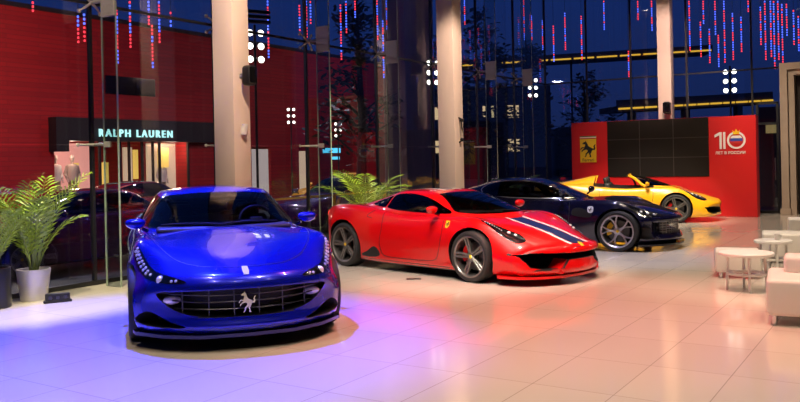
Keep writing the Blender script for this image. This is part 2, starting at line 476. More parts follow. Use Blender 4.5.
def wheel(name, R, W, Rr, style, mrim, mcal, parent, loc, s):
    """s=+1 left side, -1 right side; outer face towards s*y"""
    w = W / 2
    mb = MB(); mb.lathe([(Rr, w * .86), (Rr + .012, w * .97), (Rr + .04, w * 1.0), (R - .035, w * .99), (R - .012, w * .9), (R - .002, w * .72), (R, w * .4), (R, -w * .4), (R - .002, -w * .72), (R - .012, -w * .9), (R - .035, -w), (Rr + .04, -w), (Rr + .01, -w * .95), (Rr, -w * .86)], 56, 'y', closed=True)
    T = Matrix.Diagonal((1, s, 1, 1))
    def B(m, n, mt, p, ang=35):
        m.v = [(v[0], v[1] * s, v[2]) for v in m.v]; return m.build(n, mt, p, True, ang)
    t = B(mb, 'wheel', M['rubber'], parent); t.location = loc
    rm = MB()
    o = w * .9
    rm.lathe([(Rr + .012, o), (Rr + .014, o + .006), (Rr - .004, o + .008), (Rr - .016, o - .004), (Rr - .022, o - .05), (Rr - .03, -w * .8), (Rr + .004, -w * .9), (Rr, -w * .8), (Rr, o)], 56, 'y', closed=True)
    rm.lathe([(.0, o - .03), (.03, o - .03), (.036, o - .034), (.062, o - .036), (.07, o - .05), (.07, o - .1), (0, o - .1)], 28, 'y')
    def spoke(a0, a1, r0, r1, wd0, wd1, dep0, dep1):
        vs = []
        for r, a, wd, dp in ((r0, a0, wd0, dep0), ((r0 + r1) / 2, (a0 + a1) / 2, (wd0 + wd1) / 2 * .92, (dep0 + dep1) / 2 - .004), (r1, a1, wd1, dep1)):
            er = np.array((math.cos(a), math.sin(a))); et = np.array((-er[1], er[0]))
            for u, v in ((-1, -.035), (-1, -.006), (-.7, 0), (.7, 0), (1, -.006), (1, -.035)):
                p = er * r + et * wd / 2 * u; vs.append((p[0], o + dp + v, p[1]))
        fs = []
        for k in range(2):
            for i in range(6):
                j = (i + 1) % 6; fs.append((k * 6 + i, k * 6 + j, k * 6 + 6 + j, k * 6 + 6 + i))
        fs += [tuple(range(6)), tuple(range(12, 18))]
        rm.add(vs, fs)
    for k in range(5):
        a = 2 * PI * k / 5 + PI / 2 + .25
        if style == 'five':
            for q in (-1, 1): spoke(a + q * .20, a + q * .085, .05, Rr - .01, .03, .034, -.03, -.006)
        elif style == 'y':
            spoke(a, a, .05, .15, .05, .036, -.03, -.018)
            for q in (-1, 1): spoke(a + q * .03, a + q * .26, .13, Rr - .01, .028, .024, -.02, -.004)
        else:
            for q in (-1, 1): spoke(a + q * .3, a + q * .2, .05, Rr - .01, .03, .028, -.03, -.006)
    r = B(rm, 'rim', mrim, t)
    c = MB(); c.lathe([(0, o - .024), (.02, o - .024), (.026, o - .03), (.026, o - .04), (0, o - .04)], 20, 'y'); B(c, 'hub_cap', M['shield'], t)
    d = MB(); d.lathe([(.07, .0), (.185, .0), (.185, -.03), (.07, -.03)], 40, 'y', closed=True); B(d, 'brake_disc', M['disc'], t)
    cl = MB(); n = 10; vs = []; fs = []
    for k in range(n + 1):
        a = PI * .72 + PI * .42 * k / n if loc[0] > 0 else PI * -.14 + PI * .42 * k / n
        for rr, y in ((.12, .022), (.2, .022), (.206, -.05), (.12, -.05)): vs.append((rr * math.cos(a), y, rr * math.sin(a)))
    for k in range(n):
        for i in range(4): fs.append((k * 4 + i, k * 4 + (i + 1) % 4, k * 4 + 4 + (i + 1) % 4, k * 4 + 4 + i))
    fs += [(0, 1, 2, 3), tuple(n * 4 + i for i in (3, 2, 1, 0))]
    cl.add(vs, fs); B(cl, 'brake_caliper', mcal, t)
    return t

def seat(parent, x, y, m, z0=.55, top=1.02, lean=.14):
    s = MB(); s.rbox(x - .08, x + .09, y - .22, y + .22, z0, top - .14, .05)
    s.rbox(x - .02 - .05, x + .09 - .05, y - .13, y + .13, top - .16, top, .04)
    s.v = [(p[0] - lean * (p[2] - z0), p[1], p[2]) for p in s.v]
    return s.build('seat', m, parent)

def steering_wheel(parent, x, y, z):
    s = MB(); pts = [(0, .18 * math.cos(a), .18 * math.sin(a)) for a in np.linspace(0, 2 * PI, 33)]
    s.tube(pts, .016, 8, False)
    s.rbox(-.03, .01, -.07, .07, -.06, .05, .015)
    for a in (0., PI, -PI / 2): s.tube([(0, 0, 0), (0, .175 * math.cos(a), .175 * math.sin(a))], .013, 6)
    T = Matrix.Translation((x, y, z)) @ Matrix.Rotation(-.4, 4, 'Y')
    s.v = [tuple(T @ Vector(p)) for p in s.v]
    return s.build('steering_wheel', M['leather_dark'], parent)

def mirror(parent, x, y, z, s, m, stalk, k=1.):
    mb = MB(); mb.ball((0, 0, 0), (.085 * k, .125 * k, .07 * k), 20, 12)
    mb.v = [(p[0] if p[0] > 0 else p[0] * .35, p[1], p[2] + .02 * (p[1] / .12) ** 2) for p in mb.v]
    mb.v = [(x + p[0], y + s * p[1], z + p[2]) for p in mb.v]
    o = mb.build('mirror', m, parent)
    st = MB(); st.tube([(x + stalk[0], y - s * stalk[1], z - stalk[2]), (x, y - s * .07, z - .05)], [.022, .016], 8); st.build('mirror_stalk', M['gloss_black'], o)
    gl = MB(); gl.ball((x - .03 * k, y, z), (.004, .1 * k, .052 * k), 16, 8); gl.build('mirror_glass', M['chrome'], o)
    return o

def make_car(S, root):
    me = car_body(S); fx, rx = S['wb'] / 2, -S['wb'] / 2
    mb = MB()
    for x, ra in ((fx, S['raF']), (rx, S['raR'])):
        for s in (1, -1):
            mb.lathe([(0, s * .56), (ra, s * .56), (ra, s * 1.2), (0, s * 1.2)], 48, 'y', Matrix.Translation((x, 0, S['R'] + .005)))
    me = cut(me, mb)
    pk = S.get('pockets', [])
    if pk:
        for poly, x0, x1 in pk:
            mb = MB(); mb.prism(poly, 'yz', x0, x1); me = cut(me, mb)
    # materials
    me.materials.clear(); me.materials.append(S['paint']); me.materials.append(M['black'])
    ga = S['gh']; gfoot = None
    if ga: gv, gf, xF, xR = greenhouse(ga); zfoot = ga['z0'] + .1
    mi = []; big = [(inset_poly(p, -.004), x0) for p, x0, x1 in pk]
    for p in me.polygons:
        c = p.center; k = 0
        for x, ra in ((fx, S['raF']), (rx, S['raR'])):
            if abs(c.y) > .5 and math.hypot(c.x - x, c.z - S['R'] - .005) < ra + .002: k = 1
        if c.z < S.get('zblack', .13): k = 1
        for poly, x0 in big:
            if c.x > x0 - .02 and inpoly(c.y, c.z, poly): k = 1
        if ga and S.get('cabin') and S['cabin'][0] < c.x < S['cabin'][1] and abs(c.y) < S['cabin'][2] and p.normal.z > .7 and c.z > .6: k = 1
        mi.append(k)
    me.polygons.foreach_set('material_index', mi); finish(me, True, 40)
    body = link(bpy.data.objects.new('body', me), root)
    bb = bvh_of(me)
    # greenhouse with the window openings left out
    cab = None; gb = None
    if ga:
        gb = BVHTree.FromPolygons([Vector(v) for v in gv], gf)
        ws = ga['windshield']; sides = ga['sides']; rear = ga.get('rear')
        keep = []
        for f in gf:
            vv = [gv[i] for i in f]; cx = sum(v[0] for v in vv) / len(vv); cy = sum(v[1] for v in vv) / len(vv)
            kill = False
            if cx > ga['wsx'] and all(inpoly(v[1], v[2], ws) for v in vv): kill = True
            for pl in sides:
                if abs(cy) > .3 and all(inpoly(v[0], v[2], pl) for v in vv): kill = True
            if ga.get('open') is not None and ga['open'](cx, cy, sum(v[2] for v in vv) / len(vv)): kill = True
            if not kill: keep.append(f)
        g = MB(); g.add(gv, keep); cab = g.build('roof', ga.get('mat', S['paint']), root, True, 40)
        gm = ga.get('glass', M['car_glass'])
        fr = .035
        w = patch('windshield', ws, 'yz', gb, gm, root, 1, .006, .06)
        patch('windshield_seal', ws, 'yz', gb, M['gloss_black'], w, 1, .003, .05, holes=[inset_poly(ws, ga.get('frit', .05))])
        for pl in sides:
            for s in (1, -1):
                w = patch('side_window', pl, 'xz', gb, gm, root, s, .006, .06)
                patch('window_seal', pl, 'xz', gb, M['gloss_black'], w, s, .003, .05, holes=[inset_poly(pl, fr)])
    for x, st, wd, cal in ((fx, S['style'], S['WF'], S['cal']), (rx, S['style'], S['WR'], S['cal'])):
        for s in (1, -1):
            half = (S['trF'] if x > 0 else S['trR'])
            wheel('wheel', S['R'], wd, S['Rr'], st, S['rim'], cal, root, (x, s * (half - wd / 2), S['R']), s)
    for s in (1, -1): mirror(root, *S['mir'][:1], s * S['mir'][1], S['mir'][2], s, S.get('mirmat', S['paint']), S['stalk'], S.get('mirs', .9))
    for x, y in S.get('seats', []): seat(root, x, y, S.get('seatmat', M['leather_dark']), top=S.get('seattop', 1.02))
    if 'wheelpos' in S: steering_wheel(root, *S['wheelpos'])
    return body, bb, gb

def sym(pl): return pl + [(-p[0], p[1]) for p in pl[::-1] if abs(p[0]) > 1e-6]
def side_patch(name, pl, bb, m, root, sides=(1, -1), off=.003, step=.04, holes=None): return [patch(name, pl, 'xz', bb, m, root, s, off, step, holes=holes) for s in sides]
def top_patch(name, pl, bb, m, root, both=True, off=.003, step=.04):
    r = [patch(name, pl, 'xy', bb, m, root, 1, off, step)]
    if both: r.append(patch(name, [(p[0], -p[1]) for p in pl], 'xy', bb, m, root, 1, off, step))
    return r
def front_patch(name, pl, bb, m, root, both=True, off=.003, step=.04):
    r = [patch(name, pl, 'yz', bb, m, root, 1, off, step)]
    if both: r.append(patch(name, [(-p[0], p[1]) for p in pl], 'yz', bb, m, root, 1, off, step))
    return r
def bead(parent, name, pts, bb, plane, r, m, sg=1, sink=.0):
    mb = MB()
    for a, b in pts:
        l, n = cast(bb, plane, a, b, sg)
        if l is None: continue
        mb.ball(l - n * sink, r, 10, 6)
        if len(pts) < 5: mb.build(name, m, parent); mb = MB()
    if mb.v: mb.build(name, m, parent)
def place(root, x, y, deg): root.location = (x, y, 0); root.rotation_euler = (0, 0, math.radians(deg))

# --- mid-engined berlinetta shape (shared by the red coupe and the yellow spider)
def mid_spec():
    return dict(
        wb=2.65, xf=2.5, xr=-2.2, w0f=1.1, w0r=-1.35, nA=.48, tA=.34, nP=2.3,
        leanF=[(.1, .06), (.2, .0), (.34, .02), (.45, .0), (.52, .0), (.7, .1)], leanR=[(.1, .1), (.35, .04), (.6, .05), (.8, .02), (1., .1)],
        zc=[(-2.2, .90), (-2., .93), (-1.6, .95), (-1., .97), (-.5, .93), (.3, .88), (.9, .875), (1.2, .84), (1.55, .76), (1.95, .665), (2.28, .565), (2.5, .495)],
        zs=[(-2.2, .90), (-1.9, .94), (-1.35, .955), (-.9, .92), (-.4, .85), (.2, .81), (.8, .835), (1.2, .845), (1.45, .82), (1.8, .73), (2.1, .61), (2.36, .49)],
        ys=[(-2.2, .72), (-1.7, .84), (-1.3, .86), (-.7, .82), (0, .83), (.6, .84), (1.2, .83), (1.7, .79), (2.1, .72), (2.36, .62)],
        yw=[(-2.2, .88), (-1.9, .95), (-1.35, .975), (-.8, .95), (-.2, .915), (.5, .915), (1., .95), (1.4, .965), (1.8, .945), (2.2, .90), (2.36, .86)],
        zw=[(-2.2, .62), (-1.35, .62), (-.5, .56), (.5, .55), (1.3, .56), (1.9, .44), (2.36, .34)],
        yb=[(-2.2, .78), (-1.35, .86), (-.5, .9), (.6, .88), (1.4, .88), (2., .86), (2.36, .82)],
        zb=[(-2.2, .2), (-1.6, .13), (0, .11), (1.5, .12), (2.36, .13)],
        R=.342, Rr=.268, raF=.385, raR=.39, WF=.245, WR=.305, trF=.955, trR=.965, style='five', mir=(.66, .965, .945), stalk=(-.02, .16, .07), mirs=.82,
        zblack=.125, cabin=(-.75, 1.0, .7), seats=[(-.25, .37), (-.25, -.37)], seattop=1.05, wheelpos=(.38, .37, .86))

def mid_front(root, bb, red=True, paint=None):
    # head lamps: tall strips running back along the wings
    hl = smooth_poly([(2.03, .62), (1.96, .72), (1.74, .785), (1.50, .80), (1.40, .79), (1.55, .735), (1.75, .66), (1.90, .585)], 4)
    for s in (1, -1):
        pl = [(p[0], s * p[1]) for p in hl]
        h = patch('headlight', pl, 'xy', bb, M['gloss_black'], root, 1, .003, .04)
        patch('lens', inset_poly(pl, .012), 'xy', bb, M['lens'], h, 1, .012, .05, .004)
        bead(h, 'lamp', [(1.88, s * .645), (1.80, s * .685)], bb, 'xy', .03, M['led'], 1, .012)
        bead(h, 'led_strip', [(1.72 - .035 * i, s * (.735 + .006 * i)) for i in range(8)], bb, 'xy', .011, M['led'], 1, .0)

MOUTH = sym([(0, .335), (.26, .33), (.36, .225), (.62, .215), (.74, .25), (.83, .40), (.70, .43), (.35, .415), (0, .41)])
def build_red():
    root = empty('sports_car', label='red mid-engined coupe with navy and white centre stripe', cat='car', group='show cars on the floor')
    S = mid_spec(); S.update(paint=M['red_paint'], rim=M['titan'], cal=M['red_caliper'])
    S['pockets'] = [(MOUTH, 1.74, 2.8)]
    win = smooth_poly([(.76, .885), (.58, .975), (.30, 1.075), (.05, 1.13), (-.20, 1.140), (-.44, 1.115), (-.47, 1.0), (-.46, .935), (-.1, .90), (.4, .885)], 3)
    qwin = [(-.50, 1.105), (-.60, 1.085), (-.80, 1.025), (-.93, .975), (-.80, .955), (-.62, .945), (-.53, .945), (-.51, 1.0)]
    S['gh'] = dict(z0=.78, prof=[(1.46, .76), (1.28, .855), (.86, 1.005), (.40, 1.14), (.08, 1.195), (-.18, 1.207), (-.5, 1.18), (-.9, 1.09), (-1.3, 1.0), (-1.8, .9), (-2., .8)],
                   gw=[(.78, .82), (.88, .795), (1.0, .72), (1.1, .635), (1.15, .585), (1.175, .54)], taper=[(-2., .86), (-1., .93), (-.4, 1.0), (.5, 1.), (1.2, .95)], n=2.9,
                   windshield=smooth_poly(sym([(0, .875), (.40, .875), (.58, .89), (.625, .915), (.57, 1.0), (.465, 1.115), (.43, 1.138), (.25, 1.150), (0, 1.154)]), 3), wsx=.05, sides=[win, qwin], glass=M['car_glass_dark'])
    body, bb, gb = make_car(S, root)
    mid_front(root, bb)
    # stripes
    for tgt, x0, x1 in ((bb, 1.22, 2.47), (gb, -1.0, .16), (bb, -2.15, -1.25)):
        for y0, y1, m, n in ((-.13, .13, M['navy_stripe'], 'navy_stripe'), (.15, .20, M['white_paint'], 'white_stripe'), (-.20, -.15, M['white_paint'], 'white_stripe')):
            patch(n, [(x0, y0), (x1, y0), (x1, y1), (x0, y1)], 'xy', tgt, m, root, 1, .002, .06, .004)
    patch('nose_badge', [(2.47, -.03), (2.42, -.035), (2.39, 0), (2.42, .035), (2.47, .03)], 'xy', bb, M['shield'], root, 1, .005, .03)
    for s in (1, -1):
        b = patch('fender_badge', [(.86, .71), (.90, .70), (.93, .735), (.93, .80), (.86, .80)], 'xz', bb, M['shield'], root, s, .004, .03)
        patch('horse_emblem', horse(.897, .757, .07, -1), 'xz', bb, M['black'], b, s, .006, .05, .004)
    # doors, sill intake, seams
    side_patch('door_seam', ribbon(open_smooth([(.80, .83), (.80, .6), (.72, .35), (.60, .235), (.0, .215), (-.42, .235), (-.50, .40), (-.46, .62), (-.47, .80), (-.49, .90)]), .009), bb, M['black'], root)
    side_patch('sill_intake', smooth_poly([(-.50, .25), (-.62, .36), (-.80, .27), (-1.0, .205), (-.8, .195), (-.6, .2)], 3), bb, M['black'], root)
    side_patch('side_skirt', [(-.9, .125), (.92, .125), (.92, .165), (-.9, .165)], bb, M['gloss_black'], root)
    side_patch('haunch_seam', ribbon(open_smooth([(-.62, .93), (-.78, .84), (-.80, .80), (-.70, .78)]), .01), bb, M['black'], root)
    top_patch('hood_seam', ribbon(open_smooth([(1.12, .70), (1.5, .66), (1.85, .54), (2.15, .42), (2.3, .22), (2.33, 0)]), .007), bb, M['black'], root)
    # front splitter, centre beak and winglets
    sp = MB(); pl = [(2.44, 0), (2.41, .35), (2.28, .66), (2.08, .86), (1.80, .93), (1.66, .8), (1.85, 0)]
    sp.prism(sym2(pl), 'xy', .095, .128); sp.build('splitter', M['red_paint'], root)
    ck = MB()
    for s in (1, -1):
        ck.add([(2.28, s * .12, .30), (2.32, s * .13, .27), (2.30, s * .40, .15), (2.20, s * .42, .15), (2.1, s * .12, .33), (2.28, s * .28, .325), (2.1, s * .30, .335), (2.28, s * .44, .21), (2.1, s * .46, .21)],
               [(0, 1, 2), (0, 2, 7), (0, 7, 5), (5, 7, 8, 6), (0, 5, 6, 4), (2, 3, 8, 7), (1, 3, 2), (0, 4, 3, 1), (4, 6, 8, 3)])
    ck.v = [(p[0] + .13, p[1], p[2]) for p in ck.v]; ck.build('front_vane', M['red_paint'], root)
    be = MB(); be.rbox(2.26, 2.46, -.13, .13, .285, .325, .012); be.build('nose_bridge', M['black'], root)
    bar = MB()
    for z in (.27, .32, .37): bar.tube([(2.05 - .45 * (abs(y) / .9) ** 2.2, y, z) for y in np.linspace(-.74, .74, 15)], .006, 5)
    bar.build('grille_bars', M['black'], root)
    for s in (1, -1):
        t = MB(); t.lathe([(0, -.02), (.085, -.02), (.085, .01), (.07, .02), (0, .025)], 24, 'x', Matrix.Translation((cast(bb, 'yz', s * .60, .78, -1)[0].x + .005, s * .60, .78)) @ Matrix.Rotation(PI, 4, 'Z')); t.build('tail_light', M['taillight'], root)
    wp = MB()
    for y0, y1 in ((.35, -.2), (-.1, -.6)):
        pts = []
        for t in np.linspace(0, 1, 6):
            l, n = cast(gb, 'yz', y0 + (y1 - y0) * t, .885 + .02 * t, 1)
            if l is not None: pts.append(l + n * .015)
        if len(pts) > 1: wp.tube(pts, .007, 5)
    wp.build('wiper', M['black'], root)
    return root

def sym2(pl): return pl + [(p[0], -p[1]) for p in pl[::-1] if abs(p[1]) > 1e-6]

def build_yellow():
    root = empty('sports_car', label='yellow open-top spider with twin head fairings parked before the red branding panel', cat='car', group='show cars on the floor')
    S = mid_spec(); S.update(xf=2.40, nA=.5, paint=M['yellow_paint'], rim=M['titan'], cal=M['red_caliper'])
    S['pockets'] = [(sym([(.22, .25), (.62, .215), (.76, .25), (.80, .36), (.70, .38), (.35, .36), (.25, .34)])[:7], 1.74, 2.8), ([(-p[0], p[1]) for p in [(.22, .25), (.62, .215), (.76, .25), (.80, .36), (.70, .38), (.35, .36), (.25, .34)]], 1.74, 2.8)]
    ws = smooth_poly(sym([(0, .875), (.40, .875), (.66, .90), (.70, .92), (.64, 1.0), (.52, 1.12), (.48, 1.14), (.25, 1.155), (0, 1.16)]), 3)
    S['gh'] = dict(z0=.78, prof=[(1.46, .76), (1.28, .855), (.86, 1.005), (.40, 1.14), (.08, 1.195), (-.18, 1.207), (-.5, 1.18), (-.9, 1.09), (-1.3, 1.0), (-1.8, .9), (-2., .8)],
                   gw=[(.78, .82), (.88, .795), (1.0, .72), (1.1, .635), (1.15, .585), (1.175, .54)], taper=[(-2., .86), (-1., .93), (-.4, 1.0), (.5, 1.), (1.2, .95)], n=2.9,
                   windshield=ws, wsx=.05, sides=[], glass=M['car_glass_dark'],
                   open=lambda x, y, z: x < .21 + (.62 if abs(y) > .55 and z < 1.12 else 0) * max(0, min(1, (1.14 - z) / .26)))
    S['seatmat'] = M['leather_dark']; S['seattop'] = 1.1
    body, bb, gb = make_car(S, root)
    mid_front(root, bb)
    fr = MB(); pts = []
    for y, z in [(-.715, .885), (-.70, .93), (-.64, 1.01), (-.56, 1.09), (-.50, 1.135), (-.40, 1.155), (-.2, 1.168), (0, 1.172), (.2, 1.168), (.40, 1.155), (.50, 1.135), (.56, 1.09), (.64, 1.01), (.70, .93), (.715, .885)]:
        l, n = cast(gb, 'yz', y, z, 1)
        if l is not None: pts.append(l - n * .012)
    fr.tube(pts, .036, 10); fr.build('windshield_frame', M['yellow_paint'], root)
    for s in (1, -1):
        fb = MB(); n = 18; rows = 13
        vs = []; fs = []
        for i in range(rows):
            t = i / (rows - 1); x = -.62 - 1.15 * t; hh = (1.15 - .93) * (1 - t) ** 1.1 * (1 if i else .96) + .0; w = .28 - .06 * t
            for k in range(n + 1):
                a = PI * k / n
                vs.append((x + (.06 * math.sin(a) if i == 0 else 0), s * .43 + w * math.cos(a), .90 + (hh + .03) * math.sin(a) ** .8))
        for i in range(rows - 1):
            for k in range(n): fs.append((i * (n + 1) + k, i * (n + 1) + k + 1, (i + 1) * (n + 1) + k + 1, (i + 1) * (n + 1) + k))
        fs.append(tuple(range(n + 1))); fb.add(vs, fs); fb.build('head_fairing', M['yellow_paint'], root)
    side_patch('door_seam', ribbon(open_smooth([(.80, .83), (.80, .6), (.72, .35), (.60, .235), (.0, .215), (-.42, .235), (-.50, .40), (-.46, .62), (-.47, .80), (-.49, .86)]), .009), bb, M['black'], root)
    side_patch('side_skirt', [(-.9, .125), (.92, .125), (.92, .165), (-.9, .165)], bb, M['gloss_black'], root)
    return root

# --- front-engined long-hood coupe (black)
def build_black():
    root = empty('sports_car', label='dark navy long-hood coupe with silver wheels and yellow calipers', cat='car', group='show cars on the floor')
    S = dict(wb=2.72, xf=2.28, xr=-2.28, w0f=1.12, w0r=-1.4, nA=.56, tA=.36, nP=2.3,
        leanF=[(.1, .10), (.2, .0), (.34, .05), (.45, .05), (.56, .0), (.8, .12)], leanR=[(.1, .1), (.4, .04), (.7, .03), (.85, .0), (1., .1)],
        zc=[(-2.28, .88), (-1.9, .95), (-1., .95), (-.3, .90), (.4, .90), (.8, .87), (1.2, .83), (1.6, .77), (2., .685), (2.33, .59)],
        zs=[(-2.28, .88), (-1.8, .95), (-1.36, .965), (-.8, .92), (-.2, .86), (.5, .85), (1., .87), (1.36, .865), (1.7, .80), (2.05, .69), (2.33, .56)],
        ys=[(-2.28, .72), (-1.7, .84), (-1.3, .86), (-.7, .83), (0, .83), (.6, .83), (1.2, .83), (1.7, .79), (2.05, .72), (2.33, .62)],
        yw=[(-2.28, .88), (-1.9, .94), (-1.36, .97), (-.7, .94), (0, .91), (.6, .91), (1., .95), (1.4, .965), (1.8, .945), (2.2, .90), (2.33, .87)],
        zw=[(-2.28, .64), (-1.36, .64), (-.5, .6), (.5, .58), (1.3, .6), (1.9, .48), (2.33, .38)],
        yb=[(-2.28, .78), (-1.36, .86), (-.5, .88), (.6, .88), (1.4, .88), (2., .86), (2.33, .82)],
        zb=[(-2.28, .2), (-1.6, .14), (0, .12), (1.5, .13), (2.33, .13)],
        R=.35, Rr=.275, raF=.39, raR=.395, WF=.255, WR=.315, trF=.95, trR=.96, style='y', mir=(.42, 1.0, 1.0), stalk=(-.02, .16, .08),
        paint=M['navy_paint'], rim=M['silver_wheel'], cal=M['yellow_caliper'], zblack=.135, cabin=(-1.2, .5, .7), seats=[(-.6, .37), (-.6, -.37)], seattop=1.08, wheelpos=(.0, .37, .9))
    mouth = sym([(0, .30), (.5, .30), (.66, .34), (.62, .48), (.4, .525), (0, .535)])
    cheek = [(.72, .21), (.86, .23), (.88, .40), (.78, .46), (.72, .40)]
    S['pockets'] = [(mouth, 1.9, 2.8), (cheek, 1.7, 2.8), ([(-p[0], p[1]) for p in cheek], 1.7, 2.8)]
    win = smooth_poly([(.42, .91), (.28, 1.0), (.05, 1.1), (-.2, 1.17), (-.5, 1.205), (-.85, 1.195), (-1.1, 1.14), (-1.2, 1.06), (-1.05, .97), (-.6, .93), (0, .915)], 3)
    S['gh'] = dict(z0=.78, prof=[(.85, .76), (.62, .88), (.2, 1.06), (-.15, 1.19), (-.42, 1.255), (-.66, 1.27), (-1., 1.245), (-1.4, 1.15), (-1.8, 1.03), (-2.15, .9), (-2.25, .8)],
                   gw=[(.78, .82), (.9, .79), (1.02, .715), (1.12, .64), (1.19, .585), (1.225, .54)], taper=[(-2.2, .8), (-1.4, .92), (-.7, 1.0), (.3, 1.), (.9, .92)], n=3.4,
                   windshield=smooth_poly(sym([(0, .905), (.40, .905), (.66, .925), (.70, .95), (.63, 1.05), (.54, 1.17), (.5, 1.20), (.25, 1.22), (0, 1.225)]), 3), wsx=-.3, sides=[win], glass=M['car_glass'])
    body, bb, gb = make_car(S, root)
    hl = smooth_poly([(2.05, .56), (1.99, .68), (1.78, .77), (1.52, .81), (1.44, .80), (1.6, .735), (1.8, .65), (1.95, .56)], 4)
    for s in (1, -1):
        pl = [(p[0], s * p[1]) for p in hl]
        h = patch('headlight', pl, 'xy', bb, M['gloss_black'], root, 1, .003, .04)
        bead(h, 'lamp', [(1.93, s * .64), (1.83, s * .69), (1.73, s * .73)], bb, 'xy', .03, M['led'], 1, .012)
        patch('lens', inset_poly(pl, .01), 'xy', bb, M['lens'], h, 1, .012, .05, .004)
    for s in (1, -1):
        b = patch('fender_badge', smooth_poly([(.86, .68), (.905, .66), (.95, .68), (.955, .76), (.905, .775), (.855, .76)], 3), 'xz', bb, M['white_paint'], root, s, .004, .03)
        patch('horse_emblem', horse(.905, .718, .085, -1), 'xz', bb, M['black'], b, s, .006, .05, .004)
    side_patch('door_seam', ribbon(open_smooth([(.52, .84), (.52, .6), (.46, .3), (.36, .22), (-.5, .22), (-.7, .36), (-.72, .6), (-.74, .86)]), .009), bb, M['black'], root)
    side_patch('side_vent', smooth_poly([(.58, .62), (.88, .58), (.92, .66), (.75, .74), (.60, .73)], 3), bb, M['black'], root)
    side_patch('window_trim', ribbon(open_smooth([(.50, .905), (.0, .903), (-.6, .918), (-1.08, .955), (-1.24, 1.06), (-1.12, 1.155), (-.85, 1.212), (-.5, 1.222), (-.2, 1.187), (.06, 1.115), (.3, 1.008), (.46, .92)]), .014), gb, M['steel'], root)
    g = MB()
    for z in np.arange(.335, .53, .04): g.tube([(2.2 - .42 * (abs(y) / .9) ** 2.2, y, z) for y in np.linspace(-.62, .62, 13)], .007, 5)
    for y in np.arange(-.56, .57, .08): g.tube([(2.2 - .42 * (abs(y) / .9) ** 2.2, y, .30), (2.2 - .42 * (abs(y) / .9) ** 2.2, y, .53)], .005, 5)
    g.build('grille', M['steel'], root)
    sp = MB(); sp.prism(sym2([(2.31, 0), (2.27, .35), (2.12, .65), (1.86, .88), (1.70, .92), (1.6, .8), (1.75, 0)]), 'xy', .10, .13); sp.build('splitter', M['gloss_black'], root)
    side_patch('side_skirt', [(-.9, .135), (.92, .135), (.92, .175), (-.9, .175)], bb, M['gloss_black'], root)
    return root

